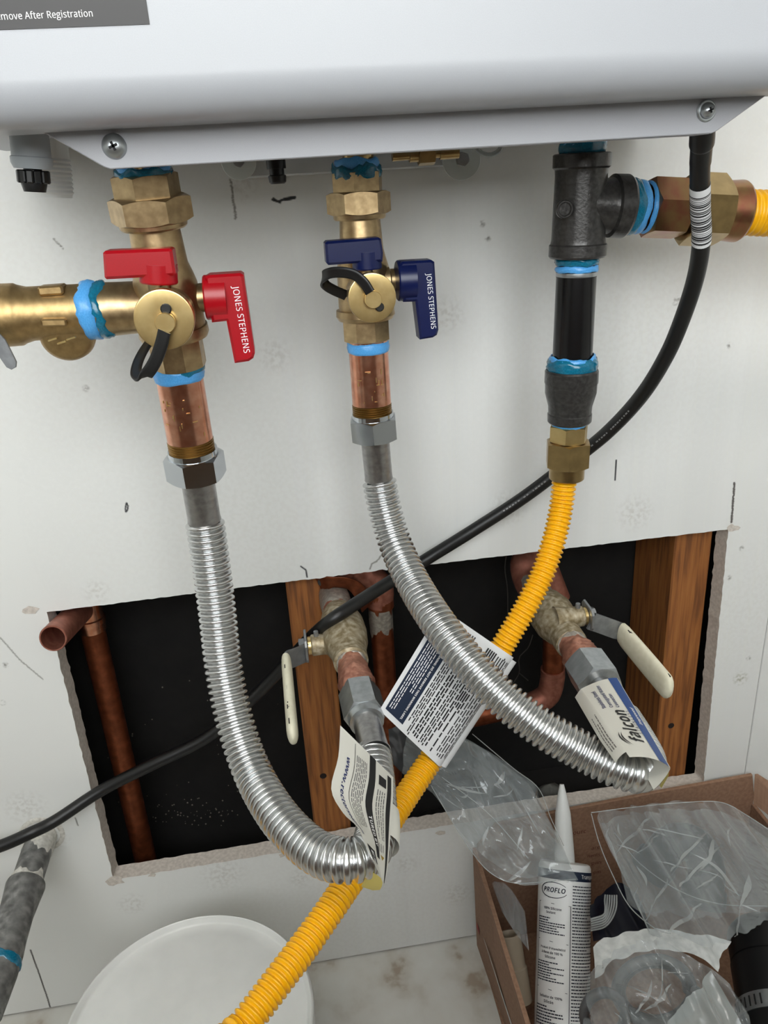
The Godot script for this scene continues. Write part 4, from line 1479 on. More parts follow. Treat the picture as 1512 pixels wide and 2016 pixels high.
# ------------------------------------------------------------------ gas line
func build_gas() -> void:
	var a := at(1147, 290, 0.095)
	var b := at(1117, 905, 0.095)
	var d := (b - a).normalized()
	var Y := func(y: float) -> float: return along(a, d, y)
	var R := func(y: float, w: float) -> Array: return [along(a, d, y), mm(a + d * along(a, d, y), w) / 2]
	# tee
	var t := thing("pipe_tee", "black malleable iron tee on the gas inlet with blue pipe dope", "pipe fitting", at(1138, 508, 0.095))
	var s := S.new()
	s.lathe(a, d, [R.call(301.0, 84.0), R.call(301.5, 108.0), R.call(304.0, 114.0), R.call(329.0, 113.0), R.call(333.0, 104.0), R.call(345.0, 102.0), R.call(400.0, 103.0), R.call(470.0, 104.0), R.call(479.0, 107.0), R.call(482.0, 112.0), R.call(503.0, 112.0), R.call(507.0, 106.0), R.call(507.5, 80.0)], 44, 0.5)
	var c := at(1144, 403, 0.095)
	var e := at(1246, 405, 0.095)
	var dx := (at(1450, 416, 0.095) - c).normalized()
	var X := func(x: float) -> float: return along(c, dx, x, true)
	var rb := mm(c, 120) / 2
	s.lathe(c, dx, [[0.0, rb * 0.82], [X.call(1190.0), rb * 0.85], [X.call(1200.0), rb * 0.88], [X.call(1203.0), rb * 0.99], [X.call(1228.0), rb * 1.0], [X.call(1233.0), rb * 0.95], [X.call(1233.0), rb * 0.6]], 44, 0.5)
	part(t, "casting", s, M.iron)
	s = S.new()      # round cast mark on the face
	var mk := at(1112, 412, 0.115)
	s.lathe(mk - Vector3(0, 0, 0.002), Vector3.BACK, [[0, 0.0055], [0.002, 0.0055], [0.0026, 0.005], [0.0026, 0.0042], [0.0018, 0.0036], [0.0018, 0]], 24)
	part(t, "cast_mark", s, M.iron)
	collar(t, "pipe_dope", a, d, Y.call(272.0), Y.call(304.0), mm(a, 88) / 2, M.dope, 51, 0.001, 0.0012)
	collar(t, "thread_tape", a, d, Y.call(268.0), Y.call(292.0), mm(a, 84) / 2, M.tape, 52, 0.001, 0.0014)
	# nipple
	t = thing("pipe_nipple", "short black steel gas pipe between tee and reducer", "pipe", at(1127, 735, 0.095))
	s = S.new()
	s.lathe(a, d, [R.call(500.0, 76.0), R.call(536.0, 79.0), R.call(545.0, 79.0), R.call(545.0, 78.0), R.call(700.0, 77.0), R.call(745.0, 76.0)], 40)
	part(t, "pipe", s, M.black_pipe)
	s = S.new()
	s.lathe(a, d, [R.call(535.0, 80.0), R.call(541.0, 80.6), R.call(543.0, 79.0)], 40)
	part(t, "bare_ring", s, M.zinc, "bare steel ring at the thread")
	collar(t, "thread_tape", a, d, Y.call(521.0), Y.call(536.0), mm(a, 84) / 2, M.tape, 53, 0.0008, 0.0012)
	collar(t, "pipe_dope", a, d, Y.call(506.0), Y.call(524.0), mm(a, 86) / 2, M.dope, 54, 0.0015, 0.0012)
	collar(t, "thread_tape", a, d, Y.call(699.0), Y.call(716.0), mm(b, 83) / 2, M.tape, 55, 0.0012, 0.0012)
	collar(t, "pipe_dope", a, d, Y.call(704.0), Y.call(733.0), mm(b, 88) / 2, M.dope, 56, 0.0012, 0.002)
	# reducer
	t = thing("reducer_coupling", "black iron bell reducer smeared with blue dope above the brass fitting", "pipe fitting", at(1121, 831, 0.095))
	s = S.new()
	s.lathe(a, d, [R.call(726.0, 70.0), R.call(726.5, 100.0), R.call(730.0, 104.0), R.call(752.0, 104.0), R.call(755.0, 101.0), R.call(772.0, 100.0), R.call(786.0, 92.0), R.call(798.0, 85.0), R.call(812.0, 83.0), R.call(814.0, 86.0), R.call(828.0, 85.0), R.call(831.0, 80.0), R.call(831.0, 40.0)], 44, 0.5)
	part(t, "casting", s, M.iron)
	# brass adapter
	t = thing("flare_adapter", "small brass adapter screwed into the black reducer", "pipe fitting", at(1118, 880, 0.095))
	s = S.new()
	s.hexa(a, d, Y.call(836.0), Y.call(868.0), mm(b, 66.0), 0.0, 0.5)
	s.lathe(a, d, [R.call(866.0, 54.0), R.call(880.0, 54.0)], 32)
	part(t, "hex", s, M.brass_bright)
	collar(t, "thread_tape", a, d, Y.call(829.0), Y.call(842.0), mm(b, 62) / 2, M.tape, 57, 0.0008, 0.001)
	# yellow connector
	var y0 := at(1112, 938, 0.095)
	t = thing("gas_connector", "yellow corrugated gas connector running down through the warning tag", "hose", y0)
	s = S.new()
	s.hexa(a, d, Y.call(868.0), Y.call(917.0), mm(b, 79.0), mm(b, 28.0), 0.28)
	s.lathe(a, d, [R.call(914.0, 66.0), R.call(916.0, 69.0), R.call(940.0, 68.0), R.call(942.0, 64.0), R.call(942.0, 40.0)], 40)
	part(t, "nut", s, M.brass_plated, "dull brass hex nut")
	s = S.new()
	var ctrl := [y0, at(1106, 990, 0.098), at(1094, 1050, 0.107), at(1072, 1120, 0.118), at(1040, 1187, 0.128), at(1000, 1255, 0.135), at(958, 1325, 0.140), at(910, 1400, 0.148), at(862, 1475, 0.162), at(806, 1558, 0.186), at(745, 1650, 0.218), at(680, 1747, 0.256), at(612, 1845, 0.283), at(548, 1930, 0.305), at(480, 2020, 0.325), at(420, 2100, 0.34), at(420, 2100, 0.34) + Vector3(-0.03, -0.08, 0.035), at(420, 2100, 0.34) + Vector3(-0.09, -0.21, 0.10), at(420, 2100, 0.34) + Vector3(-0.20, -0.30, 0.18), Vector3(-0.45, FLOOR + 0.0095, 0.60), Vector3(-0.9, FLOOR + 0.0095, 0.80)]
	corrugated(s, ctrl, 0.0092, 0.0019, 0.0036, 8, 24, 1.2)
	part(t, "corrugated_hose", s, M.yellow, "yellow coated corrugated hose")
	build_tag(ctrl)
	# branch to the house: fitting and tubing
	t = thing("tubing_fitting", "brass tubing fitting joining the iron tee to the yellow gas tubing", "pipe fitting", at(1346, 410, 0.095))
	collar(t, "pipe_dope", c, dx, X.call(1226.0), X.call(1252.0), mm(c, 100) / 2 + 0.0006, M.dope, 58, 0.001, 0.001)
	collar(t, "thread_tape", c, dx, X.call(1247.0), X.call(1263.0), mm(c, 94) / 2 + 0.0008, M.tape, 59, 0.0008, 0.0008)
	collar(t, "thread_tape", c, dx, X.call(1267.0), X.call(1280.0), mm(c, 92) / 2 + 0.0008, M.tape, 60, 0.0008, 0.0008)
	s = S.new()
	s.lathe(c, dx, [[X.call(1220.0), mm(c, 80) / 2], [X.call(1280.0), mm(c, 80) / 2]], 32)
	s.hexa(c, dx, X.call(1274.0), X.call(1342.0), mm(c, 103.0), 0.0, 0.25)
	part(t, "adapter_hex", s, M.plated_rose, "reddish plated brass hex")
	s = S.new()
	s.lathe(c, dx, [[X.call(1338.0), mm(c, 76) / 2], [X.call(1352.0), mm(c, 76) / 2]], 32)
	s.hexa(c, dx, X.call(1348.0), X.call(1418.0), mm(c, 122.0), 0.0, 0.1)
	part(t, "tubing_nut", s, M.brass_plated, "olive plated brass nut")
	s = S.new()
	var rn := mm(at(1440, 405, 0.095), 112) / 2
	s.lathe(c, dx, [[X.call(1414.0), rn * 0.9], [X.call(1418.0), rn * 0.98], [X.call(1440.0), rn * 1.02], [X.call(1452.0), rn * 1.04], [X.call(1456.0), rn], [X.call(1456.0), rn * 0.8], [X.call(1440.0), rn * 0.78]], 44)
	part(t, "collar_ring", s, M.plated_rose, "shiny reddish collar")
	t = thing("gas_tubing", "yellow corrugated gas tubing leaving along the wall from the tee", "hose", at(1445, 412, 0.095))
	s = S.new()
	var yc := at(1430, 416, 0.095)
	corrugated(s, [Vector3(yc.x, yc.y, yc.z), yc + dx * 0.06, Vector3(yc.x + 0.25, yc.y - 0.02, 0.09), Vector3(0.9, yc.y + 0.02, 0.08)], mm(yc, 88) / 2, 0.0016, 0.0046, 8, 32, 1.0)
	part(t, "tube", s, M.yellow)

func build_cord() -> void:
	var t := thing("power_cord", "black power cord draped from the heater across the wall", "cord", at(1385, 275, 0.18))
	var ctrl := []
	for q in [[1383, 262, 0.185], [1378, 330, 0.170], [1379, 410, 0.155], [1381, 470, 0.145], [1371, 540, 0.130], [1346, 620, 0.115], [1312, 700, 0.100], [1262, 780, 0.080], [1195, 852, 0.052], [1120, 912, 0.030], [1030, 980, 0.022], [930, 1045, 0.018], [838, 1102, 0.016], [745, 1160, 0.034], [692, 1194, 0.054], [648, 1224, 0.062], [610, 1257, 0.038], [575, 1294, 0.018], [500, 1372, 0.010], [410, 1450, 0.010], [300, 1505, 0.011], [200, 1556, 0.011], [110, 1615, 0.026], [60, 1640, 0.036], [0, 1666, 0.040], [-80, 1690, 0.045], [-200, 1715, 0.05]]:
		ctrl.append(at(q[0], q[1], q[2]))
	ctrl.append_array([Vector3(-0.60, -0.74, 0.07), Vector3(-0.76, FLOOR + 0.006, 0.11), Vector3(-1.35, FLOOR + 0.006, 0.16)])
	var s := S.new()
	var pts := spline(ctrl, 0.003)
	s.tube(pts, 0.0055, 18)
	part(t, "cable", s, M.cord)
	s = S.new()
	var g: Vector3 = ctrl[0]
	s.lathe(g + Vector3(0, 0.001, 0), ((ctrl[1] as Vector3) - g).normalized(), [[-0.004, 0.0062], [0.004, 0.0066], [0.0085, 0.0066], [0.010, 0.0062], [0.0105, 0.0058], [0.022, 0.0058], [0.024, 0.0054]], 24)
	part(t, "strain_relief", s, M.black_plastic)
	# barcode sleeve: white with black bars round it
	s = S.new()
	var i0 := 0
	var i1 := 0
	for i in pts.size():
		if proj(pts[i]).y < 364: i0 = i
		if proj(pts[i]).y < 480 and proj(pts[i]).x > 1350: i1 = i
	var sub := []
	for i in range(i0, i1 + 1): sub.append(pts[i])
	var fine := spline(sub, 0.0004)
	s.tube(fine, 0.0058, 22, false)
	var bl := part(t, "barcode_label", s, M.paper, "white barcode sleeve")
	rng.seed = 77
	s = S.new()
	var k := 12
	while k < fine.size() - 8:
		var w := rng.randi_range(1, 3)
		if k + w < fine.size() - 6:
			var seg := PackedVector3Array()
			for j in range(k, k + w + 1): seg.append(fine[j])
			s.tube(seg, 0.00588, 22, false)
		k += w + rng.randi_range(1, 3)
	part(bl, "bar", s, M.ink)
	# faint print on the cable
	s = S.new()
	rng.seed = 12
	for i in pts.size() - 1:
		var p := proj(pts[i])
		if (p.x > 990 and p.x < 1250 and p.y > 780 and p.y < 1030) and rng.randf() < 0.75:
			var tt := (pts[i + 1] - pts[i]).normalized()
			var e := Vector3(0, 0, EYE) - pts[i]
			e = (e - tt * e.dot(tt)).normalized()
			s.block(pts[i] + e * 0.0055, tt * rng.randf_range(0.0012, 0.0024), tt.cross(e) * 0.0011, e * 0.0002)
	part(t, "print", s, plain(Color(0.5, 0.5, 0.5), 0.6))

# ------------------------------------------------------------------ shutoff valves in the hole
func ball_valve(label: String, va: Vector3, vb: Vector3, rows: Array, side: float, stem: Array, grip: Array, sd: int) -> void:
	var d := (vb - va).normalized()
	var t := thing("ball_valve", label, "valve", va + d * along(va, d, rows[0][0]), "shutoff valves in the hole")
	var s := S.new()
	var pr := []
	for q in rows: pr.append([along(va, d, q[0]), mm(va + d * along(va, d, q[0]), q[1]) / 2])
	s.lathe(va, d, pr, 40, 0.7)
	# stem barrel
	var a := at(stem[0], stem[1], stem[2])
	var dx := Vector3(side, 0, 0)
	var r0: float = stem[3]
	s.lathe(a, dx, [[-0.016, r0 * 1.25], [-0.006, r0 * 1.05], [0.0, r0], [0.008, r0], [0.009, r0 * 0.9], [0.009, 0]], 28, 0.7)
	part(t, "body", s, M.bronze)
	s = S.new()
	s.lathe(a, dx, [[0.009, r0 * 0.86], [0.0115, r0 * 0.86], [0.0115, 0]], 24)
	part(t, "washer", s, M.brass_bright, "bright brass packing washer")
	# lever strap: plate round the stem, then along the pipe
	s = S.new()
	var c := a + dx * 0.0130
	var y0 := a.y
	var g0 := at(grip[0][0], grip[0][1], grip[0][2])
	var g1 := at(grip[1][0], grip[1][1], grip[1][2])
	s.prism(PackedVector2Array([Vector2(-0.012, -0.0075), Vector2(-0.009, -0.010), Vector2(0.010, -0.0095), Vector2(0.013, -0.0055), Vector2(0.013, 0.0065), Vector2(0.009, 0.010), Vector2(-0.009, 0.0105), Vector2(-0.012, 0.007)]), c - dx * 0.001, Vector3.BACK, Vector3.UP, dx * 0.0022, 0.0004)
	var p0 := c + Vector3(0, -0.001, 0.008)
	var rows2 := []
	var path := spline([p0, p0.lerp(g0, 0.5) + dx * 0.001, g0, g0.lerp(g1, 0.2)], 0.002)
	for i in path.size():
		var tt := (path[mini(i + 1, path.size() - 1)] - path[maxi(i - 1, 0)]).normalized()
		var up := (Vector3.UP - tt * tt.y).normalized()
		var nn := tt.cross(up)
		var hw := 0.0078
		var row := PackedVector3Array()
		for q in [[-1, -1], [1, -1], [1, 1], [-1, 1]]: row.append(path[i] + up * hw * q[0] + nn * 0.0011 * q[1])
		rows2.append(row)
	s.grid(rows2, true)
	s.hexa(c, dx, 0.001, 0.006, 0.012, 0.0, 0.2)
	var n := a + dx * 0.004 + Vector3(0, r0 + 0.001, 0)
	s.lathe(n, Vector3.UP, [[-0.002, 0.0022], [0.003, 0.002], [0.0035, 0]], 12)
	part(t, "lever", s, M.lever_steel, "flat grey steel lever")
	# plastic dipped grip
	s = S.new()
	var gd := (g1 - g0).normalized()
	var up2 := (Vector3.UP - gd * gd.y).normalized()
	var nn2 := gd.cross(up2)
	var L := g0.distance_to(g1)
	var rw := []
	for i in 21:
		var u := 1.0 - pow(1.0 - i / 20.0, 1.6)
		var k := 1.0
		if u > 0.9: k = sqrt(maxf(0.0, 1 - pow((u - 0.9) / 0.1, 2)))
		if i == 0: k = 0.92
		var row := PackedVector3Array()
		for j in 20:
			var an := TAU * j / 20
			var ca := cos(an)
			var sa := sin(an)
			row.append(g0 + gd * L * u + up2 * signf(ca) * pow(absf(ca), 0.85) * grip[2] * k * (1.0 + 0.06 * sin(u * 3)) + nn2 * signf(sa) * pow(absf(sa), 0.85) * grip[3] * k)
		rw.append(row)
	s.grid(rw, true)
	var cc := PackedVector3Array()
	for j in 20: cc.append(g0)
	s.grid([cc, rw[0]], true)
	part(t, "grip", s, M.grip, "ivory plastic grip")
	s = S.new()
	rng.seed = sd
	for k in 7:
		var u := rng.randf_range(0.15, 0.95)
		var e := -nn2 * 0 + up2
		s.block(g0 + gd * L * u + e * grip[2] * 0.985 + nn2 * rng.randf_range(-0.2, 0.5) * grip[3], gd * rng.randf_range(0.001, 0.006), gd.cross(e) * 0.0007, e * 0.0008)
	part(t, "scuff", s, plain(Color(0.10, 0.09, 0.08), 0.8))

func valve_pair() -> void:
	var va := at(655, 1165, -0.02)
	var vb := at(718, 1405, 0.165)
	ball_valve("corroded brass ball valve in front of the wooden stud, ivory lever grip", va, vb, [[1198, 46.0], [1202, 52.0], [1214, 70.0], [1232, 88.0], [1250, 91.0], [1268, 86.0], [1280, 74.0], [1288, 70.0], [1304, 69.0], [1306, 56.0]], -1.0, [634, 1268, 0.062, 0.0088], [[564, 1303, 0.090], [577, 1456, 0.186], 0.0090, 0.0040], 1)
	var vc := at(1045, 1150, -0.02)
	var vd := at(1178, 1345, 0.14)
	ball_valve("corroded brass ball valve beside the yellow gas connector, ivory lever grip near the end stud", vc, vd, [[1178, 46.0], [1182, 54.0], [1192, 74.0], [1208, 88.0], [1224, 88.0], [1238, 76.0], [1246, 64.0], [1268, 64.0], [1269, 52.0]], 1.0, [1128, 1215, 0.062, 0.0088], [[1224, 1246, 0.068], [1322, 1362, 0.144], 0.0115, 0.0045], 2)
	# copper tails with lumpy solder
	for q in [[va, vb, 1300, 1368, 55.0, "crumpled copper tail between the stud's ball valve and its nut", 3], [vc, vd, 1264, 1316, 56.0, "crumpled copper tail between the second ball valve and the label", 4]]:
		var a: Vector3 = q[0]
		var d: Vector3 = (q[1] - a).normalized()
		var k0 := along(a, d, q[2])
		var k1 := along(a, d, q[3])
		var r: float = mm(a + d * k0, q[4]) / 2
		var t := thing("copper_tail", q[5], "pipe", a + d * k1, "copper tails")
		var s := S.new()
		var fn := FastNoiseLite.new()
		fn.seed = q[6]
		fn.frequency = 0.35
		var f := S.frame(d)
		var rw := []
		for i in 22:
			var u := i / 21.0
			var row := PackedVector3Array()
			for j in 36:
				var an := TAU * j / 36
				var lump := maxf(0, fn.get_noise_3d(cos(an) * 3, sin(an) * 3, u * 7)) * 0.004 * smoothstep(0.15, 0.4, u)
				row.append(a + d * lerpf(k0, k1, u) + (f[0] * cos(an) + f[1] * sin(an)) * (r * (1 + 0.18 * smoothstep(0.2, 0.6, u)) + lump))
			rw.append(row)
		s.grid(rw, true)
		part(t, "tube", s, M.copper_tail)
		collar(t, "solder", a, d, k0 - 0.002, k0 + 0.008, r * 1.02, M.solder, 70 + q[6], 0.004, 0.0012)
	# risers inside the wall
	var el := at(655, 1165, -0.02)
	var t2 := thing("copper_riser", "copper pipe and elbow feeding the ball valve on the stud", "pipe", at(745, 1560, -0.045))
	var s2 := S.new()
	s2.tube(spline([va + (vb - va).normalized() * along(va, (vb - va).normalized(), 1205), el + Vector3(0, 0, 0.004), el + Vector3(0.006, 0.006, -0.018), el + Vector3(0.022, 0.010, -0.028), at(745, 1150, -0.045), at(748, 1190, -0.045)], 0.003), 0.0128, 28)
	part(t2, "elbow", s2, M.copper_dull, "dull copper elbow")
	s2 = S.new()
	s2.lathe(at(748, 1180, -0.045), Vector3.DOWN, [[0, 0.0112], [0.30, 0.0112]], 32)
	s2.lathe(at(748, 1165, -0.045), Vector3.DOWN, [[0, 0.0128], [0.016, 0.0128], [0.0165, 0.0112]], 32)
	part(t2, "pipe", s2, M.copper_old)
	collar(t2, "solder", at(748, 1190, -0.045), Vector3.DOWN, 0.002, 0.03, 0.0114, M.solder, 80, 0.008, 0.0006)
	collar(t2, "solder", va, (vb - va).normalized(), along(va, (vb - va).normalized(), 1168), along(va, (vb - va).normalized(), 1206), 0.0131, M.solder, 82, 0.004, 0.0012)
	# copper strap screwed to the stud
	s2 = S.new()
	var st := ribbon([at(628, 1150, -0.014), at(650, 1146, 0.0), at(690, 1150, 0.0), at(712, 1170, -0.006), at(722, 1196, -0.02)], Vector3(0.1, 1, 0.4), 0.013, 0.0012)
	var sp := part(t2, "pipe_strap", st, M.copper_old, "copper strap screwed to the stud")
	s2 = S.new()
	s2.lathe(at(634, 1145, -0.012), Vector3.BACK, [[0, 0.004], [0.001, 0.004], [0.002, 0.002], [0.002, 0]], 16)
	part(sp, "screw", s2, M.iron)
	var t3 := thing("copper_riser", "copper pipe with bends feeding the second ball valve", "pipe", at(1090, 1390, -0.05))
	s2 = S.new()
	var dv := (vd - vc).normalized()
	s2.tube(spline([vc + dv * along(vc, dv, 1190), vc + Vector3(-0.002, 0, -0.004), vc + Vector3(0.0, 0.012, -0.022), vc + Vector3(0.012, 0.018, -0.034), vc + Vector3(0.022, 0.008, -0.038), at(1098, 1180, -0.055)], 0.003), 0.0128, 28)
	part(t3, "elbow", s2, M.copper_dull, "dull copper elbow")
	s2 = S.new()
	var pa := at(1093, 1160, -0.055)
	s2.tube(spline([pa, pa + Vector3(0, -0.06, 0), pa + Vector3(0, -0.105, 0), pa + Vector3(-0.004, -0.127, 0), pa + Vector3(-0.024, -0.138, 0), pa + Vector3(-0.05, -0.139, 0.0), pa + Vector3(-0.16, -0.15, 0.0)], 0.003), 0.0112, 28)
	part(t3, "pipe", s2, M.copper_old)
	s2 = S.new()
	s2.tube(spline([pa + Vector3(0, -0.095, 0), pa + Vector3(0, -0.108, 0), pa + Vector3(-0.005, -0.128, 0), pa + Vector3(-0.024, -0.138, 0), pa + Vector3(-0.036, -0.139, 0)], 0.003), 0.0128, 28)
	part(t3, "lower_elbow", s2, M.copper_dull)
	collar(t3, "solder", pa, Vector3.DOWN, 0.004, 0.018, 0.0115, M.solder, 84, 0.004, 0.0008)
	collar(t3, "solder", vc, dv, along(vc, dv, 1150), along(vc, dv, 1180), 0.0131, M.solder, 85, 0.004, 0.0012)
	# open stub pipe and its riser at the end of the hole
	var t4 := thing("copper_stub", "open-ended copper stub pipe teed off a riser at the hole's edge", "pipe", at(190, 1690, -0.05))
	s2 = S.new()
	var sb := at(104, 1257, 0.030)
	var sd := (sb - (at(165, 1195, -0.05))).normalized()
	var L := 0.10
	var A0 := sb - sd * L
	s2.lathe(A0, sd, [[0.012, 0.0112], [L - 0.0006, 0.0112], [L, 0.0108], [L, 0.0098], [L - 0.03, 0.0097], [L - 0.05, 0.0]], 36, 0.5)
	part(t4, "stub", s2, M.copper_dull, "open copper pipe end")
	s2 = S.new()
	var rt := at(172, 1195, -0.05)
	s2.lathe(rt + Vector3(0, 0.05, 0), Vector3.DOWN, [[0, 0.0112], [0.46, 0.0112]], 32)
	part(t4, "riser", s2, M.copper_old)
	s2 = S.new()
	s2.lathe(rt + Vector3(0, 0.03, 0), Vector3.DOWN, [[0, 0.0125], [0.040, 0.0125], [0.041, 0.0138], [0.0455, 0.0138], [0.046, 0.0125], [0.054, 0.0125], [0.0545, 0.0112]], 32)
	part(t4, "tee", s2, M.copper, "copper tee")

# ------------------------------------------------------------------ floor things
func build_low() -> void:
	# galvanised pipe coming out of the wall
	var a := at(88, 1628, -0.01)
	var b := at(-20, 1960, 0.15)
	var d := (b - a).normalized()
	var L := a.distance_to(b)
	var t := thing("galvanised_pipe", "old galvanised pipe stub coming out through the white wall", "pipe", a)
	var s := S.new()
	s.lathe(a, d, [[-0.02, 0.0135], [L * 0.36, 0.0135], [L * 0.38, 0.0135], [L * 0.385, 0.0165], [L * 0.40, 0.017], [L * 0.5, 0.0155], [L * 0.58, 0.0145], [L * 0.72, 0.0150], [L * 0.8, 0.016], [L * 0.9, 0.016], [L * 1.1, 0.014], [L * 1.1, 0]], 36, 0.4)
	part(t, "pipe", s, M.galv)
	collar(t, "plaster_smear", a, d, L * 0.35, L * 0.40, 0.0140, M.plaster_smear, 90, 0.006, 0.0012)
	collar(t, "plaster_smear", a, d, 0.004, 0.03, 0.0138, M.plaster_smear, 91, 0.009, 0.0008)
	collar(t, "pipe_dope", a, d, L * 0.83, L * 0.87, 0.0165, M.dope, 92, 0.003, 0.0008)
	s = S.new()
	var e := at(60, 1650, 0.0)
	s.lathe(Vector3(a.x, a.y, 0.0), Vector3.BACK, [[0.0, 0.021], [0.0012, 0.019], [0.0012, 0.0165], [-0.004, 0.0155]], 30)
	part(t, "wall_ring", s, M.plaster_smear, "ragged plaster ring round the pipe")
	# bucket
	var c := Vector3(-0.1257, FLOOR, 0.1803)
	t = thing("bucket", "white plastic bucket with closed lid on the floor below the hoses", "bucket", c)
	s = S.new()
	var top := -0.60 - FLOOR
	s.lathe(c, Vector3.UP, [[0, 0], [0, 0.080], [0.002, 0.082], [top - 0.03, 0.092], [top - 0.03, 0.0945], [top - 0.012, 0.095]], 64)
	part(t, "pail", s, M.bucket)
	s = S.new()
	s.lathe(c, Vector3.UP, [[top - 0.018, 0.0955], [top - 0.018, 0.0978], [top - 0.002, 0.0985], [top, 0.0975], [top + 0.0008, 0.0962], [top, 0.0950], [top - 0.004, 0.0935], [top - 0.0055, 0.0915], [top - 0.0055, 0.083], [top - 0.0045, 0.079], [top - 0.0045, 0.0]], 96, 0.75)
	part(t, "lid", s, M.bucket, "flat white lid")
	# low cover plate on the wall behind the bucket
	t = thing("cover_plate", "small white cover plate low on the wall behind the bucket", "plate", at(170, 2005, 0.003))
	s = S.new()
	var pc := at(168, 2000, 0.003)
	s.block(pc + Vector3(0.012, -0.012, 0.001), Vector3(0.058, 0, 0), Vector3(0, 0.05, 0), Vector3(0, 0, 0.006), 0.0015)
	part(t, "plate", s, M.gypsum)
	build_box()

# sheet of plastic film: corners bent by noise, drawn as a grid between four edge curves (Coons patch)
func film_sheet(top: Array, bottom: Array, amp: float, sd: int, nu := 44, nv := 36, out := Vector3(0, 0.5, 0.85), bulge := 0.0) -> S:
	var s := S.new()
	var fn := film_noise(sd)
	var rows := []
	for j in nv + 1:
		var row := PackedVector3Array()
		for i in nu + 1: row.append(film_point(fn, top, bottom, amp, sd, out, bulge, float(i) / nu, float(j) / nv))
		rows.append(row)
	s.grid(rows)
	return s

func film_noise(sd: int) -> FastNoiseLite:
	var fn := FastNoiseLite.new()
	fn.seed = sd
	fn.noise_type = FastNoiseLite.TYPE_SIMPLEX
	fn.fractal_type = FastNoiseLite.FRACTAL_RIDGED
	fn.fractal_octaves = 3
	fn.frequency = 26.0
	return fn

func film_point(fn: FastNoiseLite, top: Array, bottom: Array, amp: float, sd: int, out: Vector3, bulge: float, u: float, v: float) -> Vector3:
	var p: Vector3 = curve_at(top, u).lerp(curve_at(bottom, u), v)
	var n := fn.get_noise_3d(p.x * 1.0 + p.y * 0.6, p.y * 0.45 - p.x * 0.3, sd * 3.1)
	return p + out.normalized() * (n * amp + bulge * sin(PI * u) * sin(PI * v))

# highlights along sharp creases, painted as thin lighter strips lying on the film
func fold_highlights(root: Node, top: Array, bottom: Array, amp: float, sd: int, count: int, out := Vector3(0, 0.5, 0.85)) -> void:
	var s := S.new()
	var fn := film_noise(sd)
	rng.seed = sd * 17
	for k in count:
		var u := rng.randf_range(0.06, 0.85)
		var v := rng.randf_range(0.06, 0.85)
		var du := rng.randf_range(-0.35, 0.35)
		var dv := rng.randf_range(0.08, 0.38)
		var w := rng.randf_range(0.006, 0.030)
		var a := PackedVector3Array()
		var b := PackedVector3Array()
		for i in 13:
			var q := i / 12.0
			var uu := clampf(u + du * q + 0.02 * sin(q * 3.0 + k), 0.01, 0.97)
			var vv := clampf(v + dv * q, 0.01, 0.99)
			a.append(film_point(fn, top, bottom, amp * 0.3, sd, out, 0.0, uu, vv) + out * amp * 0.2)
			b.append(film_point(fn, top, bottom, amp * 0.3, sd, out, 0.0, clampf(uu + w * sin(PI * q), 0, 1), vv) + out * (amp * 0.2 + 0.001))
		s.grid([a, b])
	part(root, "fold", s, M.film_edge).set_meta("kind", "stuff")  # lighter film colour stands for the bright streak on each crease

func px_list(l: Array) -> Array:
	var o := []
	for q in l: o.append(at(q[0], q[1], q[2]))
	return o

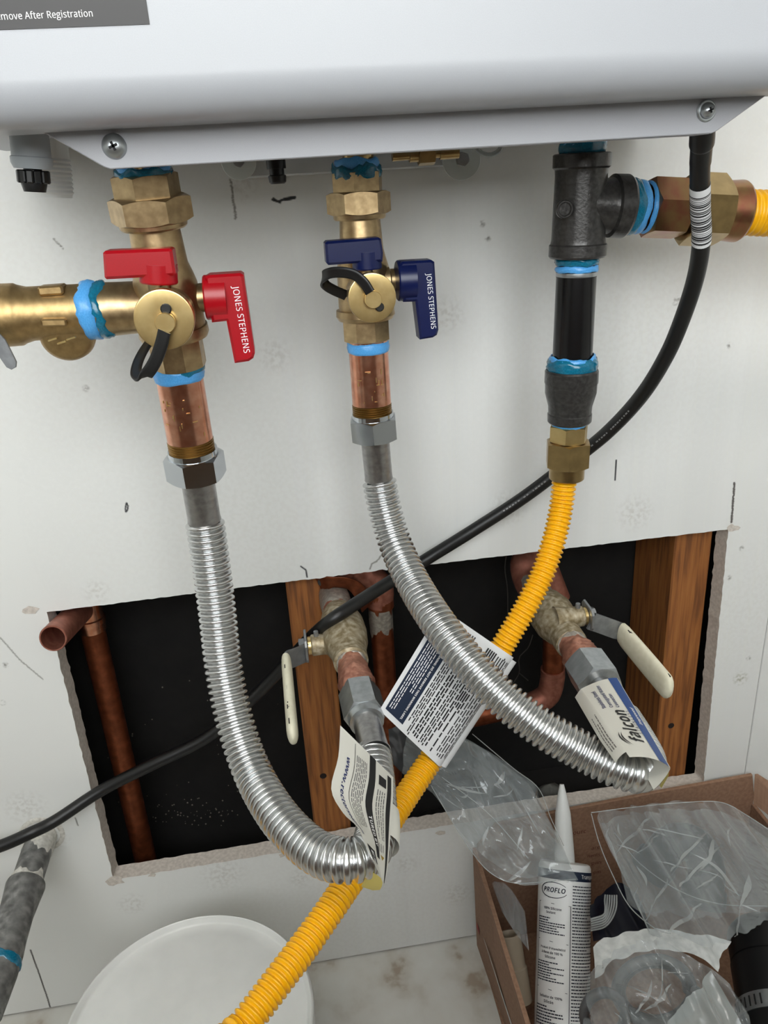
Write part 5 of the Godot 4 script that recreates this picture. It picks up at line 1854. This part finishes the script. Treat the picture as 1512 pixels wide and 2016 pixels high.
func build_box() -> void:
	var xl := 0.150
	var xr := 0.458
	var z0 := 0.012
	var z1 := 0.33
	var yt := -0.645
	var th := 0.004
	var t := thing("cardboard_box", "open brown cardboard box on the floor holding bags and fittings", "box", Vector3((xl + xr) / 2, FLOOR, 0.17))
	var s := S.new()
	# left side leans out a little
	var q0 := Vector3(xl - 0.002, FLOOR + 0.001, z0)
	var q1 := Vector3(xl + 0.012, FLOOR + 0.001, z1)
	var q2 := Vector3(xl - 0.010, yt, z1)
	var q3 := Vector3(xl - 0.005, yt, z0)
	var n := Vector3(th, 0, 0)
	s.quad(q3, q2, q1, q0)
	s.quad(q2 + n, q3 + n, q0 + n, q1 + n)
	s.quad(q3, q3 + n, q2 + n, q2)
	s.quad(q2, q2 + n, q1 + n, q1)
	part(t, "side_panel", s, M.card)
	s = S.new()
	s.block(Vector3(xr, (FLOOR + yt) / 2, (z0 + z1) / 2), Vector3(th, 0, 0), Vector3(0, yt - FLOOR, 0), Vector3(0, 0, z1 - z0), 0.0008)
	part(t, "side_panel", s, M.card)
	s = S.new()
	s.block(Vector3((xl + xr) / 2, (FLOOR + yt) / 2, z1), Vector3(xr - xl, 0, 0), Vector3(0, yt - FLOOR, 0), Vector3(0, 0, th), 0.0008)
	part(t, "front_panel", s, M.card)
	s = S.new()
	s.block(Vector3((xl + xr) / 2, FLOOR + 0.003, (z0 + z1) / 2), Vector3(xr - xl, 0, 0), Vector3(0, 0.004, 0), Vector3(0, 0, z1 - z0))
	part(t, "bottom_panel", s, M.card)
	# back panel with its flap standing up against the wall
	s = S.new()
	var o := Vector3(0, 0, z0)
	var f0 := at(1100, 1598, z0)
	var f1 := at(1482, 1526, z0)
	var pol := PackedVector2Array([Vector2(xl, FLOOR), Vector2(xr, FLOOR), Vector2(xr, yt + 0.01), Vector2(f1.x, f1.y), Vector2((f0.x + f1.x) / 2, (f0.y + f1.y) / 2 + 0.001), Vector2(f0.x, f0.y), Vector2(xl + 0.02, f0.y - 0.004), Vector2(xl, yt)])
	s.prism(pol, o - Vector3(0, 0, th), Vector3.RIGHT, Vector3.UP, Vector3(0, 0, th), 0.0006)
	var bp := part(t, "back_panel", s, M.card)
	s = S.new()
	for w in [["sourc", 1122, 1641, 0.0052], ["are", 1164, 1670, 0.0048], ["nents", 1156, 1686, 0.0042], ["pws", 1164, 1700, 0.0048], ["pm", 1168, 1718, 0.0042]]:
		var c := at(w[1], w[2], z0 + 0.0004)
		letters(s, w[0], w[3], func(x: float, y: float) -> Vector3: return c + Vector3(x, y, 0), 0, false)
	part(bp, "lettering", s, M.card_ink, "rust brown printed lettering")
	# side flap folded outwards beyond the corner
	s = S.new()
	var r0 := at(1486, 1524, z0 + 0.002)
	s.quad(r0, r0 + Vector3(0.05, -0.02, 0.06), Vector3(xr + 0.03, yt, z0 + 0.1), Vector3(xr, yt, z0))
	s.quad(Vector3(xr + 0.003, yt, z0), Vector3(xr + 0.033, yt, z0 + 0.1), r0 + Vector3(0.053, -0.02, 0.06), r0 + Vector3(0.003, 0, 0))
	s.quad(r0, r0 + Vector3(0.003, 0, 0), r0 + Vector3(0.053, -0.02, 0.06), r0 + Vector3(0.05, -0.02, 0.06))
	part(t, "flap", s, M.card)
	# narrow white strip along the side
	s = S.new()
	var w0 := at(952, 1792, 0.0)
	var tp := func(u: float, v: float) -> Vector3: return q0.lerp(q1, u).lerp(q3.lerp(q2, u), v) - Vector3(0.0006, 0, 0)
	s.quad(tp.call(0.10, 0.36), tp.call(0.12, 0.37), tp.call(0.9, 0.40), tp.call(0.9, 0.20))
	part(t, "white_strip", s, M.tissue, "narrow white strip along the box side")
	s = S.new()
	s.quad(tp.call(0.02, 0.30), tp.call(0.045, 0.30), tp.call(0.05, 0.24), tp.call(0.02, 0.24))
	part(t, "red_mark", s, plain(Color(0.55, 0.06, 0.05), 0.6))

	build_sealant()
	build_bags()

func build_sealant() -> void:
	var z := 0.052
	var a := at(1112, 1697, z)
	var base := at(1103, 2170, 0.185)
	var d := (base - a).normalized()
	var L := 0.215
	base = a + d * L
	var r := mm(at(1110, 1850, 0.10), 52)
	var t := thing("sealant_tube", "white silicone sealant cartridge with long nozzle standing in the box", "sealant", base)
	var s := S.new()
	var low := base.y - r * 0.75
	s.block(Vector3(base.x, (FLOOR + 0.005 + low) / 2, base.z - 0.02), Vector3(0.07, 0, 0), Vector3(0, low - FLOOR - 0.005, 0), Vector3(0, 0, 0.09), 0.002)
	part(get_node("cardboard_box"), "inner_flap", s, M.card)
	s = S.new()
	s.lathe(a, d, [[0, 0.006], [0, r * 0.86], [0.001, r * 0.95], [0.004, r], [L, r], [L, 0]], 48, 0.6)
	part(t, "cartridge", s, plain(Color(0.92, 0.925, 0.92), 0.4))
	s = S.new()
	var tip := at(1106, 1544, 0.012)
	var nd := (tip - a).normalized()
	var nl := a.distance_to(tip)
	s.lathe(a, nd, [[-0.002, 0.0100], [nl * 0.1, 0.0098], [nl * 0.35, 0.0090], [nl * 0.62, 0.0078], [nl * 0.86, 0.0046], [nl, 0.0022], [nl, 0]], 28, 0.5)
	part(t, "nozzle", s, M.white_plastic, "white tapered nozzle")
	# printed wrap; angle 0 faces the room, u in metres round, v in metres down
	var right := Vector3.RIGHT
	right = (right - d * right.dot(d)).normalized()
	var front := right.cross(d).normalized()
	if front.z < 0: front = -front
	var f := func(u: float, v: float, lift: float) -> Vector3:
		var an := u / r
		return a + d * v + (right * sin(an) + front * cos(an)) * (r + 0.0002 + lift)
	var vy := func(y: float) -> float:
		var lo := -0.05
		var hi := 0.3
		for i in 40:
			var m := (lo + hi) / 2
			if proj(f.call(0.0, m, 0.0)).y < y: lo = m
			else: hi = m
		return lo
	var k1: float = vy.call(1716.0)
	var k2: float = vy.call(1735.0)
	part(t, "navy_band", patch(f, -r * PI, r * PI, k1, k2, 48, 1, 0.0002), M.navy, "navy printed band")
	s = S.new()
	var ux := func(x: float, y: float) -> float:
		var c := proj(f.call(0.0, vy.call(y), 0.0)).x
		return r * asin(clampf((x - c) * r / (53.0 * r), -0.98, 0.98))
	var put := func(x: float, y: float) -> Callable:
		var u0: float = ux.call(x, y)
		var v0: float = vy.call(y)
		return func(lx: float, ly: float) -> Vector3: return f.call(u0 + lx, v0 - ly, 0.0003)
	letters(s, "PROFLO", fit("PROFLO", mm(a + d * 0.03, 44.0), true), put.call(1093.0, 1757.0), 1, true, false, 0.2)
	# the oval ring round the name
	var r0 := PackedVector3Array()
	var r1 := PackedVector3Array()
	var uc: float = ux.call(1092.0, 1757.0)
	var vc: float = vy.call(1757.0)
	for i in 41:
		var an := 0.55 + (TAU - 0.95) * i / 40.0
		var w := 0.0003 + 0.0005 * absf(sin(an * 0.5))
		r0.append(f.call(uc + cos(an) * 0.0142, vc - sin(an) * 0.0072, 0.0003))
		r1.append(f.call(uc + cos(an) * (0.0142 - w * 1.4), vc - sin(an) * (0.0072 - w), 0.0003))
	s.grid([r0, r1])
	for q in [["100% Silicone", 1090, 1794, 38.0], ["Sealant", 1088, 1802, 20.0], ["Produit D'étanchéité", 1090, 1873, 52.0], ["à Base de 100 %", 1089, 1882, 44.0], ["Silicone", 1087, 1891, 22.0], ["Sellador de 100%", 1087, 1970, 47.0], ["Silicón", 1085, 1980, 20.0]]:
		letters(s, q[0], fit(q[0], mm(a + d * 0.08, q[3]), true), put.call(float(q[1]), float(q[2])), 1, true)
	for q in [[1811, 1846, 7], [1899, 1941, 8], [1987, 2030, 7]]:
		small_print(s, f, ux.call(1066.0, 1850.0), ux.call(1112.0, 1850.0), vy.call(q[0]), vy.call(q[1]), q[2], false, q[0], 0.45, 0.0003)
	small_print(s, f, ux.call(1126.0, 1850.0), ux.call(1126.0, 1850.0) + 0.032, vy.call(1742.0), vy.call(2040.0), 46, false, 9, 0.36, 0.0003)
	# frame rules
	var ru := func(x0: float, y0: float, x1: float, y1: float) -> void:
		var a0: float = ux.call(x0, y0)
		var a1: float = ux.call(x1, y1)
		var b0: float = vy.call(y0)
		var b1: float = vy.call(y1)
		if absf(a1 - a0) > absf(b1 - b0): s.grid([PackedVector3Array([f.call(a0, b0, 0.0003), f.call((a0 + a1) / 2, (b0 + b1) / 2, 0.0003), f.call(a1, b1, 0.0003)]), PackedVector3Array([f.call(a0, b0 + 0.0004, 0.0003), f.call((a0 + a1) / 2, (b0 + b1) / 2 + 0.0004, 0.0003), f.call(a1, b1 + 0.0004, 0.0003)])])
		else: s.quad(f.call(a0, b0, 0.0003), f.call(a0 + 0.0006, b0, 0.0003), f.call(a0 + 0.0006, b1, 0.0003), f.call(a0, b1, 0.0003))
	ru.call(1062.0, 1782.0, 1123.0, 1785.0)
	ru.call(1063.0, 1857.0, 1119.0, 1861.0)
	ru.call(1061.0, 1953.0, 1117.0, 1957.0)
	ru.call(1123.0, 1785.0, 1123.0, 2030.0)
	ru.call(1062.0, 1782.0, 1062.0, 2030.0)
	part(t, "printing", s, plain(Color(0.09, 0.12, 0.19), 0.6), "dark blue printing")
	s = S.new()
	letters(s, "Transparent", 0.0036, put.call(1146.0, 1725.0), 0, false)
	part(t, "band_lettering", s, M.print_white)

func build_bags() -> void:
	# bag draped from the tubing over the box's edge
	var t := thing("plastic_bag", "clear plastic bag hanging below the warning tag over the box edge", "bag", at(1010, 1738, 0.10), "clear plastic bags")
	var s := film_sheet(px_list([[856, 1440, 0.10], [905, 1452, 0.10], [960, 1478, 0.10], [1010, 1512, 0.105], [1050, 1545, 0.11], [1075, 1600, 0.118]]), px_list([[848, 1545, 0.115], [880, 1600, 0.125], [925, 1672, 0.14], [965, 1718, 0.148], [1030, 1738, 0.152], [1136, 1730, 0.15]]), 0.012, 3)
	part(t, "front_film", s, M.film)
	fold_highlights(t, px_list([[856, 1440, 0.10], [905, 1452, 0.10], [960, 1478, 0.10], [1010, 1512, 0.105], [1050, 1545, 0.11], [1075, 1600, 0.118]]), px_list([[848, 1545, 0.115], [880, 1600, 0.125], [925, 1672, 0.14], [965, 1718, 0.148], [1030, 1738, 0.152], [1136, 1730, 0.15]]), 0.012, 3, 16)
	s = film_sheet(px_list([[800, 1430, 0.085], [860, 1440, 0.085], [920, 1455, 0.085], [985, 1500, 0.09], [1045, 1550, 0.095], [1090, 1640, 0.105]]), px_list([[790, 1520, 0.095], [850, 1560, 0.10], [900, 1630, 0.115], [960, 1690, 0.13], [1030, 1725, 0.14], [1126, 1708, 0.14]]), 0.010, 8)
	part(t, "back_film", s, M.film)
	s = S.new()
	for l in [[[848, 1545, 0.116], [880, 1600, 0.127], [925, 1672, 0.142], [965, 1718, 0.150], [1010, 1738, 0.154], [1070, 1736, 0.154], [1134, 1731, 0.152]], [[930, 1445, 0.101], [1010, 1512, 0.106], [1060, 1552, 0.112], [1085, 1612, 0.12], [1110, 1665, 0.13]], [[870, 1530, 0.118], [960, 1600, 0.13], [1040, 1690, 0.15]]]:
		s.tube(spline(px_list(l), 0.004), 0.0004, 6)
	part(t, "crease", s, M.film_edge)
	# dark film seen behind the tubing
	t = thing("dark_bag", "dark grey plastic sheet peeking out below the warning tag", "bag", at(790, 1520, 0.03))
	s = film_sheet(px_list([[764, 1435, 0.03], [800, 1425, 0.03], [850, 1440, 0.03]]), px_list([[770, 1500, 0.05], [800, 1528, 0.055], [850, 1560, 0.05]]), 0.006, 14, 20, 16)
	part(t, "film", s, plain(Color(0.17, 0.175, 0.185), 0.45))
	# big zip bag lying over the box contents
	t = thing("plastic_bag", "large creased clear plastic bag lying open across the box", "bag", at(1330, 1840, 0.16), "clear plastic bags")
	s = film_sheet(px_list([[1164, 1602, 0.10], [1225, 1590, 0.09], [1300, 1580, 0.085], [1380, 1576, 0.08], [1430, 1582, 0.085], [1530, 1645, 0.10], [1600, 1690, 0.11]]), px_list([[1268, 1830, 0.20], [1310, 1832, 0.215], [1360, 1850, 0.225], [1420, 1848, 0.225], [1460, 1835, 0.225], [1530, 1815, 0.22], [1600, 1800, 0.22]]), 0.020, 5, 60, 48)
	part(t, "front_film", s, M.film)
	fold_highlights(t, px_list([[1164, 1602, 0.10], [1225, 1590, 0.09], [1300, 1580, 0.085], [1380, 1576, 0.08], [1430, 1582, 0.085], [1530, 1645, 0.10], [1600, 1690, 0.11]]), px_list([[1268, 1830, 0.20], [1310, 1832, 0.215], [1360, 1850, 0.225], [1420, 1848, 0.225], [1460, 1835, 0.225], [1530, 1815, 0.22], [1600, 1800, 0.22]]), 0.020, 5, 26)
	s = film_sheet(px_list([[1172, 1612, 0.085], [1260, 1592, 0.075], [1345, 1590, 0.07], [1425, 1600, 0.07], [1530, 1660, 0.09]]), px_list([[1225, 1770, 0.155], [1285, 1800, 0.175], [1370, 1800, 0.185], [1450, 1790, 0.185], [1530, 1780, 0.18]]), 0.026, 17, 50, 40)
	part(t, "back_film", s, M.film)
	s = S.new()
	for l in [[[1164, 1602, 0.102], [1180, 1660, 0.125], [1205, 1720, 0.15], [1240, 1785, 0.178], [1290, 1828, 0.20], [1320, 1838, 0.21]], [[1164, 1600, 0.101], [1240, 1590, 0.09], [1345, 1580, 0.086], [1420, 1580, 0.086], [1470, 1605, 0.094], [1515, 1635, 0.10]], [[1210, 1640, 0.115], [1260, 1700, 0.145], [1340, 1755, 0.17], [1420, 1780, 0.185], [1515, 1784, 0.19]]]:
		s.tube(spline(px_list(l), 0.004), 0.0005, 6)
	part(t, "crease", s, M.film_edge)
	# dark fitting inside the big bag
	t = thing("iron_elbow", "dark iron pipe elbow showing through the large plastic bag", "pipe fitting", at(1350, 1760, 0.12))
	s = S.new()
	s.tube(spline(px_list([[1290, 1700, 0.09], [1325, 1660, 0.09], [1370, 1665, 0.095], [1390, 1710, 0.11], [1385, 1760, 0.125]]), 0.003), 0.017, 28)
	s.lathe(at(1290, 1700, 0.09), (at(1270, 1722, 0.09) - at(1290, 1700, 0.09)).normalized(), [[-0.004, 0.02], [0.010, 0.02], [0.010, 0.012]], 28)
	s.lathe(at(1385, 1760, 0.125), (at(1383, 1790, 0.135) - at(1385, 1760, 0.125)).normalized(), [[-0.004, 0.02], [0.010, 0.02], [0.010, 0.012]], 28)
	part(t, "casting", s, M.iron)
	# navy pouch with ribbed clear seal
	t = thing("zip_pouch", "navy pouch with ribbed clear seal beside the sealant tube", "pouch", at(1215, 1840, 0.12))
	s = film_sheet(px_list([[1160, 1780, 0.10], [1210, 1735, 0.09], [1255, 1760, 0.10]]), px_list([[1165, 1850, 0.14], [1220, 1845, 0.14], [1280, 1828, 0.14]]), 0.008, 23, 20, 16)
	part(t, "pouch", s, plain(Color(0.045, 0.06, 0.12), 0.35))
	s = S.new()
	for k in 6:
		var g := k * 4.5
		s.tube(spline(px_list([[1163, 1832 - g, 0.148], [1188, 1826 - g * 1.1, 0.146], [1203 - g * 0.5, 1812 - g * 1.0, 0.143], [1213 - g, 1788 - g * 0.6, 0.136], [1214 - g, 1762, 0.13]]), 0.003), 0.0008, 8)
	part(t, "seal_rib", s, M.film_edge, "clear ribbed zip seal")
	# white tissue
	t = thing("packing_paper", "crumpled white packing paper between the plastic bags in the box", "paper", at(1350, 1860, 0.20))
	s = film_sheet(px_list([[1165, 1862, 0.185], [1220, 1838, 0.185], [1290, 1826, 0.19], [1370, 1838, 0.20], [1438, 1852, 0.205]]), px_list([[1170, 1925, 0.215], [1215, 1890, 0.205], [1290, 1868, 0.208], [1370, 1880, 0.218], [1412, 1912, 0.228]]), 0.006, 31, 40, 18)
	part(t, "sheet", s, M.tissue)
	# front bag with hose coil inside
	t = thing("plastic_bag", "crumpled clear plastic bag holding a coiled hose in the box", "bag", at(1300, 2000, 0.25), "clear plastic bags")
	s = film_sheet(px_list([[1160, 1900, 0.215], [1200, 1868, 0.222], [1270, 1850, 0.228], [1340, 1868, 0.232], [1400, 1905, 0.238], [1450, 1960, 0.25]]), px_list([[1130, 2090, 0.285], [1200, 2090, 0.285], [1280, 2090, 0.285], [1340, 2090, 0.288], [1410, 2090, 0.29], [1475, 2090, 0.29]]), 0.022, 41, 60, 40)
	part(t, "front_film", s, M.film)
	fold_highlights(t, px_list([[1160, 1900, 0.215], [1200, 1868, 0.222], [1270, 1850, 0.228], [1340, 1868, 0.232], [1400, 1905, 0.238], [1450, 1960, 0.25]]), px_list([[1130, 2090, 0.285], [1200, 2090, 0.285], [1280, 2090, 0.285], [1340, 2090, 0.288], [1410, 2090, 0.29], [1475, 2090, 0.29]]), 0.022, 41, 18)
	s = film_sheet(px_list([[1290, 2030, 0.285], [1330, 1985, 0.272], [1370, 1945, 0.262], [1400, 1910, 0.255]]), px_list([[1300, 2100, 0.30], [1370, 2100, 0.30], [1430, 2080, 0.30], [1470, 2040, 0.29]]), 0.010, 44, 30, 30)
	part(t, "gathered_film", s, M.film_thick, "cloudy gathered film")
	t = thing("hose_coil", "coil of grey hose seen through the crumpled plastic bag", "hose", at(1260, 2010, 0.24))
	s = S.new()
	var cc := []
	for k in 41:
		var an := TAU * k / 20.0
		var rr := 70.0 - k * 0.35
		cc.append(at(1290 + cos(an) * rr * 1.15, 1950 + sin(an) * rr * 0.95, 0.215 - k * 0.0006))
	s.tube(spline(cc, 0.004), 0.0042, 14)
	part(t, "hose", s, plain(Color(0.40, 0.41, 0.41), 0.4))
	t = thing("rubber_ring", "grey rubber ring beside the base of the sealant tube", "gasket", at(1185, 2010, 0.24))
	s = S.new()
	cc = []
	for k in 25:
		var an := TAU * k / 24.0
		cc.append(at(1190 + cos(an) * 40, 1998 + sin(an) * 44, 0.235))
	s.tube(spline(cc, 0.004), 0.004, 14)
	part(t, "ring", s, plain(Color(0.30, 0.30, 0.31), 0.45))
	# black rubber coupling with clamp
	t = thing("rubber_coupling", "black rubber pipe coupling with a slotted steel clamp in the box corner", "pipe fitting", at(1500, 2000, 0.20))
	var a := at(1508, 1850, 0.175)
	var b := at(1540, 2010, 0.235)
	var d := (b - a).normalized()
	var r := mm(a, 72)
	var L := a.distance_to(b)
	s = S.new()
	s.lathe(a, d, [[-0.012, r * 0.45], [-0.011, r * 0.8], [-0.006, r * 0.94], [0.0, r], [L * 0.32, r], [L * 0.33, r * 0.97], [L * 0.35, r * 0.97], [L * 0.36, r * 1.02], [L * 1.3, r * 1.04]], 48, 0.5)
	part(t, "sleeve", s, M.black_plastic)
	s = S.new()
	s.lathe(a, d, [[L * 0.86, r * 1.04], [L * 0.86, r * 1.07], [L * 1.06, r * 1.07], [L * 1.06, r * 1.04]], 48)
	var cb := part(t, "clamp_band", s, M.zinc, "steel clamp band")
	s = S.new()
	var fr := S.frame(d)
	for k in 26:
		var an := TAU * k / 26.0 * 0.6 + 2.2
		var e: Vector3 = fr[0] * cos(an) + fr[1] * sin(an)
		s.block(a + d * L * 0.96 + e * r * 1.071, d * L * 0.12, d.cross(e) * 0.0013, e * 0.0005)
	part(cb, "slot", s, M.ink)
	# small beige plastic fittings near the side panel
	t = thing("plastic_fitting", "beige plastic pipe end lying in the box behind the side panel", "pipe fitting", at(1008, 1930, 0.12))
	s = S.new()
	a = at(1002, 1838, 0.085)
	d = Vector3(0.02, -0.8, 0.5).normalized()
	s.lathe(a, d, [[0.03, 0.008], [0.001, 0.0085], [0, 0.009], [0, 0.0108], [0.001, 0.0112], [0.03, 0.0112], [0.031, 0.0122], [0.062, 0.0122], [0.062, 0]], 32)
	part(t, "socket", s, plain(Color(0.60, 0.55, 0.48), 0.5))
	t = thing("plastic_bag", "small scrap of clear film clinging inside the box side", "bag", at(1020, 1800, 0.12), "clear plastic bags")
	s = film_sheet(px_list([[965, 1735, 0.08], [1000, 1745, 0.08], [1030, 1790, 0.09]]), px_list([[985, 1790, 0.11], [1010, 1830, 0.125], [1040, 1870, 0.13]]), 0.012, 51, 20, 16)
	part(t, "film", s, M.film)

# ------------------------------------------------------------------
const LAMP := 1.5

func _ready() -> void:
	aim(deg_to_rad(6.9), deg_to_rad(22.7), deg_to_rad(3.5))
	var cam := Camera3D.new()
	cam.name = "camera"
	add_child(cam)
	cam.fov = rad_to_deg(2.0 * atan(1008.0 / F))
	cam.near = 0.01
	cam.far = 100.0
	cam.transform = Transform3D(Basis(bx, -by, -bz), Vector3(0, 0, EYE))
	cam.current = true
	var env := Environment.new()
	env.background_mode = Environment.BG_SKY
	var sky := Sky.new()
	var sm := ProceduralSkyMaterial.new()
	sm.sky_top_color = Color(0.89, 0.905, 0.91)
	sm.sky_horizon_color = Color(0.97, 0.975, 0.965)
	sm.ground_horizon_color = Color(0.75, 0.76, 0.76)
	sm.ground_bottom_color = Color(0.5, 0.5, 0.48)
	sm.sky_energy_multiplier = 3.0
	sm.ground_energy_multiplier = 1.2
	sky.sky_material = sm
	env.sky = sky
	env.tonemap_mode = Environment.TONE_MAPPER_LINEAR
	env.tonemap_exposure = 0.82
	env.sdfgi_enabled = true
	env.ssao_enabled = true
	env.ssil_enabled = true
	var we := WorldEnvironment.new()
	we.name = "environment"
	we.environment = env
	add_child(we)
	make_materials()
	build_room()
	build_heater()
	build_hot_valve()
	build_relief_valve()
	build_cold_valve()
	build_nipples()
	build_connectors()
	build_gas()
	build_cord()
	valve_pair()
	build_low()
